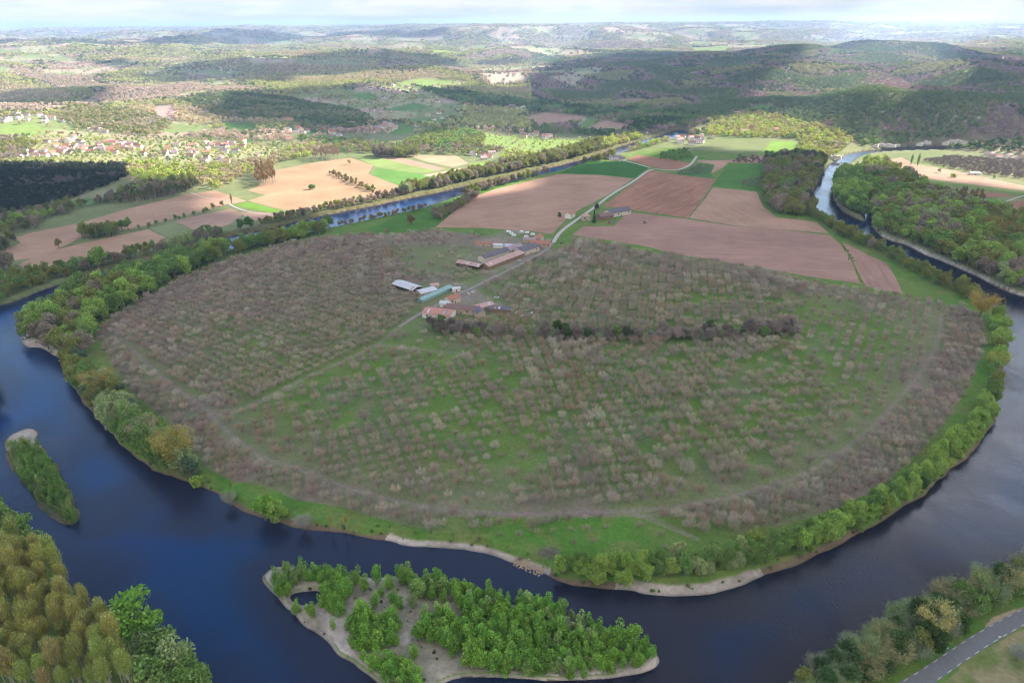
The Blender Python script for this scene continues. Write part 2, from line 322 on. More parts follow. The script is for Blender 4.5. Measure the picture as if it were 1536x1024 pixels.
class B:
    """collects polygons with a material slot"""
    def __init__(s): s.v = []; s.f = []; s.m = []; s.n = 0; s.mats = []
    def slot(s, m):
        if m not in s.mats: s.mats.append(m)
        return s.mats.index(m)
    def add(s, V, F, m):
        k = s.slot(m); s.v += [tuple(p) for p in V]
        for f in F: s.f.append([i+s.n for i in f]); s.m.append(k)
        s.n += len(V)
    def box(s, x0, x1, y0, y1, z0, z1, m):
        V = [(x, y, z) for z in (z0, z1) for y in (y0, y1) for x in (x0, x1)]
        s.add(V, [(0, 2, 3, 1), (4, 5, 7, 6), (0, 1, 5, 4), (2, 6, 7, 3), (0, 4, 6, 2), (1, 3, 7, 5)], m)
    def tube(s, P, rad, m, n=6, cap=False):
        P = [np.array(p, float) for p in P]; V = []
        for i, p in enumerate(P):
            d = P[min(i+1, len(P)-1)]-P[max(i-1, 0)]; d /= np.linalg.norm(d)+1e-9
            a = np.cross(d, (0, 0, 1) if abs(d[2]) < .9 else (1, 0, 0)); a /= np.linalg.norm(a); b_ = np.cross(d, a)
            for k in range(n):
                th = 2*math.pi*k/n; V.append(p+rad[i]*(a*math.cos(th)+b_*math.sin(th)))
        F = [(i*n+k, i*n+(k+1) % n, (i+1)*n+(k+1) % n, (i+1)*n+k) for i in range(len(P)-1) for k in range(n)]
        if cap: F += [tuple(range(n))[::-1], tuple((len(P)-1)*n+k for k in range(n))]
        s.add(V, F, m)
    def mesh(s, name, smooth=False):
        me = bpy.data.meshes.new(name); me.from_pydata(s.v, [], s.f)
        for m in s.mats: me.materials.append(m)
        me.polygons.foreach_set('material_index', s.m)
        if smooth: me.polygons.foreach_set('use_smooth', [True]*len(s.f))
        me.update(); return me
def link(name, me, parent=None, loc=None, rz=None):
    ob = bpy.data.objects.new(name, me); C.objects.link(ob)
    if parent: ob.parent = parent
    if loc is not None: ob.location = tuple(float(v) for v in loc)
    if rz is not None: ob.rotation_euler = (0, 0, float(rz))
    return ob
def tag(ob, label=None, cat=None, group=None, kind=None):
    if label: ob['label'] = label
    if cat: ob['category'] = cat
    if group: ob['group'] = group
    if kind: ob['kind'] = kind
    return ob

# ------------------------------------------------------------------ tracks and lanes (pixels)
LANE1 = [(1062,214),(1050,226),(1042,240),(1033,250),(1010,257),(976,252),(953,271),(916,292),(895,309),(875,323),(856,336),(838,350),(830,364)]
LANE2 = [(976,252),(955,246),(937,241),(915,240)]
TRACK = [(830,364),(817,377),(786,394),(757,408),(732,420),(706,433),(692,439),(666,453),(627,472),(599,490),(570,515),(530,535),(480,556),(430,580),(375,610),(322,625)]
TRACKS = [TRACK, [(706,433),(716,442),(726,452),(742,462)], [(195,520),(225,550),(262,580),(295,603),(318,624),(350,655),(392,688),(450,702),(520,732),(620,757),(700,768),(790,771),(860,768),(935,766),(980,778),(1045,808)],
 [(935,766),(1020,760),(1110,742),(1190,720),(1260,680),(1310,640),(1360,585),(1395,540),(1410,500),(1412,470)], [(740,535),(600,520),(566,518)], [(690,436),(700,447),(712,458)]]
SM_TR = [smooth_poly(Upoly(k), False) for k in TRACKS]
ROADL = [(1130,1150),(1300,1065),(1380,1022),(1456,969),(1500,943),(1545,919),(1610,890),(1700,858)]
ORCH = [(141,505),(167,478),(208,452),(245,432),(307,406),(346,391),(400,376),(470,360),(545,352),(600,350),(650,346),(700,350),(745,356),(800,372),(845,372),(866,358),
 (1000,384),(1136,405),(1280,434),(1350,446),(1400,452),(1450,460),(1472,480),(1476,520),(1462,560),(1440,600),(1408,645),(1365,692),(1318,732),(1258,762),(1180,786),(1100,800),(1045,806),
 (1030,830),(960,826),(880,824),(800,815),(700,800),(640,795),(560,775),(520,762),(440,748),(400,728),(350,722),(310,702),(280,662),(240,622),(200,592),(176,560),(160,530)]
FARMX = [[(690,392),(712,362),(755,342),(806,344),(836,352),(836,385),(812,386),(742,412),(700,406)],
 [(586,430),(608,418),(640,426),(700,420),(722,436),(764,458),(760,476),(708,482),(640,482),(630,462),(660,450),(592,440)]]
ORCHW = Upoly(ORCH); FARMW = [Upoly(k) for k in FARMX]
GRASSN = [(540,350),(600,322),(650,307),(700,290),(780,270),(700,303),(655,340),(640,346),(560,350)]

# ------------------------------------------------------------------ hill-country patches (y < 205), coloured into the ground sheet
GREEN = (0.11, 0.20, 0.05); BROWN = (0.34, 0.22, 0.155); LGREEN = (0.20, 0.27, 0.075); TAN = (0.46, 0.36, 0.24)
PATCH = [([(526,143),(557,141),(580,151),(541,152)], GREEN), ([(442,163),(480,158),(502,160),(500,169),(453,172)], GREEN), ([(573,167),(620,155),(648,160),(622,169)], GREEN),
 ([(607,180),(674,177),(668,187),(620,188)], GREEN), ([(716,150),(800,153),(800,159),(740,155)], BROWN), ([(786,176),(825,169),(880,176),(859,186),(807,192)], BROWN),
 ([(866,190),(882,177),(903,180),(876,195)], GREEN), ([(875,196),(906,181),(947,188),(929,200)], BROWN), ([(915,152),(960,149),(985,153),(940,157)], BROWN),
 ([(0,190),(68,190),(72,203),(0,204)], LGREEN), ([(262,241),(300,240),(310,246),(264,250)], LGREEN), ([(330,184),(380,186),(388,199),(345,200)], GREEN),
 ([(570,190),(600,186),(640,196),(590,205)], GREEN), ([(1122,160),(1160,158),(1168,166),(1130,168)], GREEN), ([(1062,183),(1100,178),(1110,188),(1070,194)], LGREEN),
 ([(640,76),(665,76),(668,80),(640,79)], LGREEN), ([(225,65),(240,65),(240,69),(226,69)], LGREEN), ([(1035,72),(1090,70),(1090,78),(1045,78)], LGREEN),
 ([(650,40+35),(700,76),(690,82),(650,82)], LGREEN), ([(430,190),(470,192),(500,205),(440,208)], GREEN), ([(560,128),(640,118),(700,124),(640,130)], LGREEN),
 ([(230,160),(262,158),(262,184),(238,180)], (0.33,0.25,0.22)), ([(690,195),(760,206),(900,213),(880,224),(800,232),(700,216)], LGREEN),
 ([(0,204),(120,206),(330,212),(420,222),(400,240),(200,246),(0,236)], (0.30,0.30,0.15)), ([(720,112),(780,108),(790,122),(740,130)], (0.38,0.32,0.24))]
PATCHW = [(hpoly(p), c) for p, c in PATCH]

def forest_mask(x, y, r):
    f = fbm(x/260, y/260, 31, 4)
    th = np.interp(r, [1500, 2500, 5000, 9000, 20000], [0.50, 0.44, 0.43, 0.45, 0.46])
    az = np.arctan2(x, y)
    th = th - 0.35*sstep(0.10, 0.16, az)*np.maximum(sstep(1600, 1750, r), sstep(.36, .40, az)*sstep(1380, 1440, r))*sstep(5800, 4800, r)  # the big wooded hill
    return sstep(-0.03, 0.03, f-th)

# ------------------------------------------------------------------ ground sheet (one polar grid, fine where it is seen)
SHORE_OUT = Upoly(OUTN[:24])
def build_ground():
    az = np.concatenate([np.arange(-180, -56, 4.0), np.arange(-56, -47, 0.5), np.arange(-47, 47, 0.085), np.arange(47, 56, .5), np.arange(56, 180.1, 4.0)])
    dep = np.concatenate([[89, 80, 70, 62, 57], np.arange(54, 4, -0.085), np.geomspace(4, 0.19, 190)])
    A = np.radians(az); Rr = CAMZ/np.tan(np.radians(dep))
    rr, aa = np.meshgrid(Rr, A, indexing='ij'); x = rr*np.sin(aa); y = rr*np.cos(aa)
    sh = x.shape; x = x.ravel(); y = y.ravel(); r = np.hypot(x, y)
    z = height0(x, y); col = np.zeros((len(x), 3))
    near = r < 1900; xs, ys = x[near], y[near]; sd = water_sd(xs, ys)
    isl1 = pip(xs, ys, shores[1]); isl = isl1 | pip(xs, ys, shores[2])
    top = np.where(isl, 0.9+0.7*fbm(xs/9, ys/9, 21, 3), z[near])
    gravelw = .7+1.8*sstep(0.52, 0.7, fbm(xs/45, ys/45, 77, 2))
    for gp, w in (([(600,808),(700,816),(800,845)], 3.2), ([(960,880),(1010,884),(1120,866),(1090,876)], 5), ([(1100,872),(1200,836),(1280,800)], 2.4), ([(33,505),(48,515)], 8), ([(65,520),(90,530)], 5), ([(1330,352),(1420,386),(1536,436)], 3.0)):
        gravelw = np.maximum(gravelw, w*sstep(16, 5, segdist(xs, ys, Upoly(gp))))
    rt = isl & (xs > U(640, 950)[0]) & (xs < U(984, 982)[0])
    slope = np.where(isl, np.where(rt, .7, 0.16), np.where(gravelw > 3, 0.20, 0.6))
    b = np.where(sd < gravelw, sd*slope, gravelw*slope+(sd-gravelw)*0.7); b = np.clip(b, -2.5, None)
    z[near] = np.minimum(b, top)
    # ---- cover colours
    c = np.zeros((len(xs), 3))
    g1 = fbm(xs/38, ys/38, 41, 4); g2 = fbm(xs/9, ys/9, 43, 3)
    grass = np.array([0.085, 0.185, 0.030]); dry = np.array([0.19, 0.18, 0.07]); litter = np.array([0.21, 0.16, 0.13])
    inO = pip(xs, ys, ORCHW)
    k = (sstep(0.60, 0.40, g1*.6+g2*.4)*.35+sstep(.5, .66, g2)*.45)[:, None]
    c[:] = grass*(1-k)+dry*k
    # leaf litter under the denser blocks of the orchard, towards its rim
    rim = segdist(xs, ys, ORCHW, True); u_px, u_py = proj(xs, ys, np.full(len(xs), PLAIN))
    lit = np.clip(sstep(75, 15, rim)*.52 + sstep(560, 420, u_py)*sstep(900, 600, u_px)*.45 + sstep(0.5, 0.72, g1)*.35, 0, .9)*inO
    open_ = sstep(60, 20, segdist(xs, ys, Upoly([(780,800),(900,800),(985,808)])))*sstep(-1, 1, 1.0)
    lit = lit*(1-open_*(u_py > 775))*(0.55+.9*g2)
    lit = np.clip(lit, 0, .92)[:, None]
    c = c*(1-lit)+litter*lit
    for line, w in zip(SM_TR, (2.6, 2.2, 2.0, 1.8, 1.8, 2.0)):
        dd = segdist(xs, ys, line); kk = (sstep(w, w*.5, dd+(g2-.5)*1.5)*.45)[:, None]
        c = c*(1-kk)+np.array([0.25, 0.19, 0.18])*kk
    for fw in FARMW:   # farm yards
        dd = segdist(xs, ys, fw, True); inn = pip(xs, ys, fw); kk = (np.where(inn, sstep(0, 6, dd), 0)*sstep(.42, .55, g2*.5+g1*.5)*.7)[:, None]
        c = c*(1-kk)+np.array([0.25, 0.20, 0.17])*kk
    # outer valley floor: rougher meadow
    mea = Upoly(GRASSN); inm = pip(xs, ys, mea); c[inm] = np.array([0.075, 0.16, 0.03])
    # hill country / plain beyond the river
    far = (np.hypot(xs, ys) > 560) & ~pip(xs, ys, Upoly(INNER+[(905,236),(1000,222),(1238,240)]))
    vo = fbm(xs/120, ys/120, 55, 3)[:, None]
    c[far] = (np.array([0.13, 0.17, 0.06])*(1-vo)+np.array([0.23, 0.22, 0.12])*vo)[far]
    bs = (sstep(20, 8, segdist(xs, ys, SHORE_OUT)+(g2-.5)*8)*far)[:, None]; c = c*(1-bs)+np.array([0.12, 0.12, 0.05])*bs
    # gravel and mud by the water
    kk = sstep(gravelw+.8, gravelw-.4, sd)[:, None]; grv = np.array([0.42, 0.355, 0.30])*(0.40+.5*g1[:, None]+.6*g2[:, None])
    mud = np.array([0.17, 0.125, 0.085])
    grv = np.where((gravelw > 2.6)[:, None] | isl[:, None], grv, mud)
    c = c*(1-kk)+grv*kk
    ig = sstep(.47, .6, fbm(xs/16, ys/16, 63, 3))[:, None]*.7
    inz = isl & (sd > 1.5)
    grn = isl1 & (pip(xs, ys, Upoly([(0,676),(75,668),(140,800),(0,800)], .8)))
    ig = ig*.75; c[inz] = (np.array([0.42, 0.355, 0.31])*(1-ig)+np.array([0.16, 0.16, 0.08])*ig)[inz]*(0.6+.75*g2[inz, None])
    c[grn] = np.array([0.10, 0.11, 0.06])
    wet = sstep(.35, -.05, z[near])[:, None]; c = c*(1-wet*.5)
    # lay-by and verge
    rd = pip(xs, ys, Upoly([(1380,1060),(1456,985),(1520,950),(1600,920),(1800,1000),(1500,1200)])); kd = sstep(.35, .6, g1*.5+g2*.5)[:, None]
    c[rd] = (np.array([0.13, 0.17, 0.05])*(1-kd)+np.array([0.26, 0.22, 0.12])*kd)[rd]
    lay = pip(xs, ys, Upoly([(1476,940),(1490,925),(1512,916),(1545,908),(1545,922),(1500,938)])); c[lay] = np.array([0.38, 0.30, 0.21])
    col[near] = c
    # ---- far country
    fr = ~near | (r > 1350)
    X, Y, RR = x[fr], y[fr], r[fr]
    fm = forest_mask(X, Y, RR)[:, None]; v1 = vnoise(np.floor(X/150+.35*np.floor(Y/110)), np.floor(Y/110), 71)[:, None]
    v2 = fbm(X/500, Y/500, 73, 4)[:, None]
    meadow = np.where(v1 < .4, np.array([0.19, 0.23, 0.09]), np.where(v1 < .7, np.array([0.30, 0.29, 0.16]), np.array([0.36, 0.27, 0.20])))
    wood = np.array([0.16, 0.16, 0.08])*(1-v2)+np.array([0.27, 0.22, 0.15])*v2
    fc = meadow*(1-fm)+wood*fm
    bl = (sstep(1500, 1750, RR+350*sstep(.34, .38, np.arctan2(X, Y))*sstep(2.9, 5, z[fr]))[:, None]) if near.any() else 1
    old = col[fr]; col[fr] = old*(1-bl)+fc*bl
    for p, cc in PATCHW:
        k = pip(x, y, p) & (r > 1150); col[k] = np.array(cc)
    V = np.stack([x, y, z], 1)
    nr, na_ = sh; i = np.arange(nr-1)[:, None]*na_+np.arange(na_-1)[None]
    i = i.ravel(); F = np.stack([i, i+1, i+na_+1, i+na_], 1)
    F = F[:, ::-1]   # normals up
    me = mesh_np('ground', V, [F], [M_ground], smooth=True, attrs={'cover': ('POINT', 'FLOAT_COLOR', np.concatenate([col, np.ones((len(col), 1))], 1))})
    ob = link('ground', me); tag(ob, kind='structure'); return ob
build_ground()

# ------------------------------------------------------------------ water sheet: deep blue, sky reflection painted into the left reach, browner over the shallows
def build_water():
    gx = np.arange(-1300, 1500, 6.0); gy = np.arange(60, 1900, 6.0)
    X, Y = np.meshgrid(gx, gy); x = X.ravel(); y = Y.ravel(); sd = -water_sd(x, y)
    n = fbm(x/60, y/60, 83, 3); n3 = fbm(x/38+y/90, y/26, 87, 4); s_ = np.clip(sstep(34, 3, sd+(n-.5)*44)+sstep(.54, .70, n3)*.45*(y < 380), 0, 1)[:, None]
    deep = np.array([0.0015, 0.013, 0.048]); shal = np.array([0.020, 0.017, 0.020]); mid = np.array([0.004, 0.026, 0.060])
    sky_refl = sstep(250, -350, x+(420-y)*.4)[:, None]; deep = deep*(1-sky_refl)+np.array([0.005, 0.036, 0.135])*sky_refl; mid = mid*(1-sky_refl)+np.array([0.008, 0.042, 0.125])*sky_refl  # left reach coloured bluer, standing in for the blue sky it would mirror
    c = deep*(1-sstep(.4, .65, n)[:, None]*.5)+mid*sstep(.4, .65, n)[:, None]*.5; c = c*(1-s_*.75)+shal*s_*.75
    i = (np.arange(len(gy)-1)[:, None]*len(gx)+np.arange(len(gx)-1)[None]).ravel()
    F = np.stack([i, i+1, i+len(gx)+1, i+len(gx)], 1)
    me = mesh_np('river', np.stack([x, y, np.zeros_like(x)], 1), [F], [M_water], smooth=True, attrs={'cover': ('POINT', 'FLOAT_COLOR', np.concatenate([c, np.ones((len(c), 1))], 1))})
    tag(link('river', me), kind='structure')
build_water()

# ------------------------------------------------------------------ fields as sheets on the plain
def sheet(name, poly, z, mt, jit=0.8):
    p = np.array(poly, float); q = []
    for i in range(len(p)):
        a, b = p[i], p[(i+1) % len(p)]; L = np.linalg.norm(b-a); n = max(1, int(L/6))
        for k in range(n): q.append(a+(b-a)*k/n)
    q = np.array(q); q += np.stack([fbm(q[:, 0]/11, q[:, 1]/11, 5, 2)-.5, fbm(q[:, 0]/11, q[:, 1]/11, 9, 2)-.5], 1)*2*jit
    from mathutils.geometry import tessellate_polygon
    tr = tessellate_polygon([[Vector((a[0], a[1], 0)) for a in q]])
    F = []
    for a, b, c in tr:
        cr = (q[b][0]-q[a][0])*(q[c][1]-q[a][1])-(q[b][1]-q[a][1])*(q[c][0]-q[a][0])
        F.append((a, b, c) if cr > 0 else (a, c, b))
    me = bpy.data.meshes.new(name); me.from_pydata([(a[0], a[1], z) for a in q], [], F); me.materials.append(mt); me.update()
    return tag(link(name, me), kind='structure')
SOIL = (0.350, 0.215, 0.150); SOILD = (0.285, 0.150, 0.098); SOILM = (0.315, 0.19, 0.145)
FIELDS = [
 ([(653,341),(680,318),(705,297),(745,283),(780,275),(838,261),(900,263),(950,268),(925,285),(888,305),(862,318),(838,340),(829,351),(790,346),(720,342)], SOIL, 1.2, .7),
 ([(838,260),(860,250),(885,241),(937,243),(975,251),(951,267),(900,262)], (0.045,0.125,0.026), .3, .3),
 ([(974,255),(990,258),(1012,262),(1074,269),(1056,295),(1032,327),(970,318),(904,309),(930,290),(955,272)], SOILD, 0.62, 1.3),
 ([(1070,281),(1135,288),(1145,310),(1165,326),(1225,333),(1243,350),(1136,341),(1100,338),(1034,327),(1056,300)], SOIL, -.2, .6),
 ([(942,318),(1033,329),(1100,339),(1160,343),(1245,353),(1262,368),(1277,391),(1290,425),(1227,417),(1136,401),(1020,382),(955,367),(858,352),(875,340),(921,339)], SOILM, 1.75, .6),
 ([(1264,363),(1303,383),(1329,394),(1344,417),(1355,441),(1298,429),(1285,402),(1272,377)], SOILM, .25, .9),
 ([(940,239),(958,232),(1000,238),(1037,245),(1031,252),(1010,256),(976,250)], SOILD, 1.4, .6),
 ([(1048,232),(1062,221),(1111,226),(1148,236),(1145,245),(1093,244),(1084,252),(1067,260),(1072,247),(1046,243)], SOIL, 1.4, .6),
 ([(1093,246),(1148,247),(1143,287),(1070,279),(1076,268)], (0.075,0.165,0.032), .5, .5),
 ([(1012,261),(1046,246),(1071,248),(1066,260),(1072,268)], (0.07,0.14,0.04), .5, .5),
 ([(1067,212),(1136,211),(1193,212),(1201,227),(1151,234),(1111,225),(1063,218)], (0.16,0.26,0.05), .5, .4),
 # beyond the left channel
 ([(385,281),(411,256),(484,242),(526,237),(560,248),(552,261),(604,281),(632,286),(600,292),(540,303),(480,314),(430,316),(405,310),(372,301),(398,293),(372,286)], (0.34,0.225,0.135), 1.15, .5),
 ([(566,252),(600,257),(640,262),(655,270),(612,282),(556,262)], (0.11,0.22,0.05), 1.0, .4),
 ([(536,237),(562,234),(620,247),(674,254),(640,260),(600,257),(566,251)], (0.20,0.26,0.085), 1.0, .9),
 ([(570,236),(600,236),(668,253),(655,256),(610,247)], (0.36,0.24,0.17), 1.0, .6),
 ([(609,233),(685,234),(703,245),(679,251),(640,243)], (0.36,0.27,0.17), 1.0, .6),
 ([(634,263),(700,251),(706,256),(650,266)], (0.42,0.31,0.20), 1.0, .6),
 ([(703,246),(745,240),(760,250),(715,257)], (0.17,0.26,0.06), 1.0, .4),
 ([(372,303),(424,316),(404,320),(352,308)], (0.13,0.24,0.04), 1.0, .4),
 ([(0,386),(12,372),(31,365),(21,357),(52,348),(122,334),(193,313),(286,291),(323,286),(371,302),(340,307),(262,328),(196,344),(150,350),(122,356),(104,366),(88,372),(70,384),(0,394),(-80,420),(-80,400)], (0.37,0.23,0.155), .95, .5),
 ([(89,373),(221,344),(247,356),(242,368),(172,386),(120,396),(49,407),(26,398),(50,386)], (0.36,0.225,0.15), .95, .5),
 ([(224,343),(260,332),(286,344),(250,355)], (0.19,0.21,0.10), .9, .6),
 ([(261,331),(346,313),(365,321),(346,336),(312,347),(288,344)], (0.34,0.22,0.16), .9, .5),
 ([(360,318),(405,319),(425,326),(395,332),(372,330)], (0.36,0.235,0.17), .9, .5),
 ([(95,305),(177,286),(176,300),(115,312)], (0.11,0.19,0.055), .2, 1.4),
 # beyond the right channel
 ([(1330,241),(1352,236),(1370,246),(1430,256),(1536,279),(1560,290),(1536,286),(1474,279),(1402,270),(1352,254)], (0.36,0.24,0.17), 1.3, .5),
 ([(1402,271),(1474,281),(1545,289),(1545,294),(1474,285),(1400,276)], (0.15,0.22,0.06), 1.3, .4),
 ([(1446,285),(1524,293),(1480,297)], SOILD, 1.3, .4),
 ([(1477,297),(1516,301),(1500,306),(1470,304)], (0.11,0.21,0.05), 1.3, .4),
 ([(1475,306),(1536,301),(1560,310),(1536,320),(1464,323)], SOILD, 1.3, .4),
]
for i, (p, c, ang, dpt) in enumerate(FIELDS):
    ob = sheet('ploughed_field' if c[0] > c[1] else 'meadow', Upoly(p, PLAIN), PLAIN+0.06+0.004*i, M_field)
    ob['tint'] = c; ob['furrow_angle'] = float(ang); ob['furrow_depth'] = float(dpt)

M_lane = simple('lane_gravel', (0.42, 0.39, 0.36), .95, .15, .4)
M_asph = simple('asphalt', (0.16, 0.165, 0.175), .85, .18, .6)
M_white = simple('road_paint', (0.72, 0.72, 0.70), .7, .12, 2.)
def strip(name, line, w, z, mt, it=2, wob=.25):
    L = smooth_poly(line, False, it); d = np.gradient(L, axis=0); d /= np.linalg.norm(d, axis=1)[:, None]; n = np.stack([-d[:, 1], d[:, 0]], 1)
    ww = w/2+(fbm(L[:, 0]/5, L[:, 1]/5, 3, 2)[:, None]-.5)*wob
    V = np.concatenate([np.c_[L+n*ww, np.full(len(L), z)], np.c_[L-n*ww, np.full(len(L), z)]]); m_ = len(L)
    i = np.arange(m_-1); F = np.stack([i, i+m_, i+m_+1, i+1], 1)
    me = mesh_np(name, V, [F], [mt]); return tag(link(name, me), kind='structure'), L, n
strip('lane', Upoly(LANE1), 4.2, PLAIN+.22, M_lane); strip('lane', Upoly(LANE2), 3.6, PLAIN+.215, M_lane)
strip('farm_track', Upoly(TRACK[:10]), 3.2, PLAIN+.2, simple('farm_track', (0.27, 0.235, 0.22), .95, .3, .4), wob=1.2)
_, RL, RN = strip('road', Upoly(ROADL), 6.0, PLAIN+.05, M_asph, 3, 0)
def dashes():
    b = B(); s_ = np.r_[0, np.cumsum(np.linalg.norm(np.diff(RL, axis=0), axis=1))]
    for side, on, gap in ((2.6, 2.4, 3.4), (-2.6, 2.4, 3.4)):
        k = 2.0
        while k < s_[-1]-4:
            P = [np.array([np.interp(q, s_, RL[:, 0]), np.interp(q, s_, RL[:, 1])]) for q in (k, k+on)]
            N = np.array([np.interp(k, s_, RN[:, 0]), np.interp(k, s_, RN[:, 1])])
            V = [(*(p+N*(side+o_)), PLAIN+.056) for p, o_ in ((P[0], .08), (P[0], -.08), (P[1], -.08), (P[1], .08))]
            b.add(V, [(0, 1, 2, 3)], M_white); k += on+gap
    tag(link('road_marking', b.mesh('road_marking')), kind='structure')
dashes()
for ln, w in (([(344,306),(352,311),(372,318),(400,322),(430,327)], 2.6), ([(1500,306),(1524,297),(1545,291)], 2.4), ([(286,289),(305,296),(326,300)], 1.5)):
    strip('lane', Upoly(ln), w, PLAIN+.24, M_lane)

# ------------------------------------------------------------------ trees: one of each kind, in metres, base at the origin
def rdir(n):
    v = rng.normal(size=(n, 3)); return v/np.linalg.norm(v, axis=1)[:, None]
def leaf_quads(cen, size, lift=.4):
    n = len(cen); a = rdir(n); up = np.array([0, 0, 1.0]); nrm_ = rdir(n)+up*lift; nrm_ /= np.linalg.norm(nrm_, axis=1)[:, None]
    u = np.cross(nrm_, a); u /= np.linalg.norm(u, axis=1)[:, None]+1e-9; v = np.cross(nrm_, u)
    s_ = (size*rng.uniform(.55, 1.3, n))[:, None]; e = rng.uniform(.45, .8, n)[:, None]
    V = np.stack([cen-u*s_, cen-v*s_*e, cen+u*s_, cen+v*s_*e], 1).reshape(-1, 3)
    return V, np.arange(4*n).reshape(-1, 4)
def slivers(P0, P1, w):
    n = len(P0); d = P1-P0; s_ = np.cross(d, rdir(n)); s_ /= np.linalg.norm(s_, axis=1)[:, None]+1e-9
    V = np.stack([P0-s_*w, P0+s_*w, P1+s_*w*.35], 1).reshape(-1, 3)
    return V, np.arange(3*n).reshape(-1, 3)
def lobes(L, n, shell=.75):
    """points in a union of ellipsoids (cx,cy,cz,rx,rz), mostly near their surface"""
    L = np.array(L, float); w = L[:, 3]**2; k = rng.choice(len(L), n, p=w/w.sum()); d = rdir(n)
    rad = np.where(rng.random(n) < shell, rng.uniform(.78, 1.04, n), rng.uniform(.3, .8, n))
    return L[k, :3]+d*rad[:, None]*np.stack([L[k, 3], L[k, 3], L[k, 4]], 1)
def crown_mesh(name, leaf=None, twig=None, lv=(.7, 1.3)):
    V = []; F = []; mi = []; at = []; n = 0
    if leaf is not None:
        V.append(leaf[0]); F.append(leaf[1]); mi += [0]*len(leaf[1]); at.append(rng.uniform(*lv, len(leaf[1]))); n += len(leaf[0])
    if twig is not None:
        V.append(twig[0]); F.append(twig[1]+n); mi += [1]*len(twig[1]); at.append(rng.uniform(.65, 1.35, len(twig[1])))
    return mesh_np(name, np.concatenate(V), F, [M_leaf, M_twig], mi, attrs={'lv': ('FACE', 'FLOAT', np.concatenate(at))})
def limbs(b, h0, n, spread, top, r0, mt, rise=.6):
    ends = []
    for k in range(n):
        th = 2*math.pi*(k+rng.uniform(-.3, .3))/n; R_ = spread*rng.uniform(.75, 1.1); zt = top*rng.uniform(.72, 1.0); z0 = h0*rng.uniform(.75, 1.0)
        p = [(0, 0, z0), (R_*.35*math.cos(th), R_*.35*math.sin(th), z0+(zt-z0)*.45*rise/.6), (R_*.75*math.cos(th+.15), R_*.75*math.sin(th+.15), z0+(zt-z0)*.8)]
        b.tube(p, [r0*.55, r0*.35, r0*.12], mt, 4); ends.append([np.array(q) for q in p])
    return ends
def trunk_mesh(name, H, r0, bend=.02, mt=None, lim=None):
    b = B(); P = [(0, 0, -.4), (H*bend*.3, 0, H*.35), (H*bend, H*bend*.4, H*.7), (H*bend*.6, H*bend, H)]
    b.tube(P, [r0*1.25, r0, r0*.7, r0*.15], mt or M_bark, 6)
    if lim: b.ends = limbs(b, *lim, mt or M_bark)
    return b
KIND = {}
def reg(kind, k, tb, crown): KIND.setdefault(kind, []).append((tb.mesh(kind+'_trunk') if tb else None, crown))
def bare_crown(ends, H, Rc, ntw, wid, name, leafn=0, leafs=.3, up=.55):
    P0 = []; P1 = []
    for e in ends:
        for _ in range(ntw//len(ends)):
            t_ = rng.uniform(.15, 1.0); a = e[1]*(1-t_)+e[2]*t_ if t_ > .4 else e[0]*(1-t_/.4)+e[1]*(t_/.4)
            a = a + rng.normal(size=3)*Rc*.16
            out = a.copy(); out[2] = 0; out /= np.linalg.norm(out)+.3
            d = rdir(1)[0]*.42+out*.5+np.array([0, 0, up]); d /= np.linalg.norm(d)
            P0.append(a); P1.append(a+d*rng.uniform(.22, .5)*Rc)
    P0 = np.array(P0); P1 = np.array(P1)
    lf = None
    if leafn:
        k = rng.integers(0, len(P1), leafn); lf = leaf_quads(P1[k]+rng.normal(size=(leafn, 3))*.35, leafs)
    return crown_mesh(name, lf, slivers(P0, P1, wid))
for v in range(5):      # bare walnut
    b = B(); b.tube([(0, 0, -.3), (0, .05, .9), (.1, 0, 1.7)], [.26, .2, .16], M_bark, 5)
    e = limbs(b, 1.7, 7, 4.2, 6.2, .2, M_bark); reg('walnut', v, b, bare_crown(e, 6.5, 4.0, 900, .045, 'walnut_crown', 0, .3, 1.05))
for v in range(5):      # leafy bank tree
    H = 14; tb = trunk_mesh('t', H*.8, .35, .03*(-1)**v, M_bark, (H*.35, 6, 4.5, H*.8, .35))
    L = [(0, 0, H*.62, 3.0, 4.0)]+[(3.0*math.cos(a)*rng.uniform(.6, 1.1), 3.0*math.sin(a)*rng.uniform(.6, 1.1), rng.uniform(.3, .86)*H, rng.uniform(1.5, 2.5), rng.uniform(1.5, 2.4)) for a in rng.uniform(0, 6.28, 13)]
    reg('leafy', v, tb, crown_mesh('leafy_crown', leaf_quads(lobes(L, 2300), .42), None, (.62, 1.4)))
for v in range(4):      # willow sapling, upright
    H = 7.5; tb = trunk_mesh('t', H*.8, .12, .03, M_bark, None)
    L = [(0, 0, H*.42, 1.45, 2.7)]+[(rr_*1.05*math.cos(a), rr_*1.05*math.sin(a), z_, rr_, rr_*rng.uniform(1.3, 2.4)) for a, z_, rr_ in zip(rng.uniform(0, 6.28, 9), rng.uniform(.22, .84, 9)*H, rng.uniform(.6, 1.1, 9))]
    reg('willow', v, tb, crown_mesh('willow_crown', leaf_quads(lobes(L, 1000, .85), .25, .5), None, (.6, 1.35)))
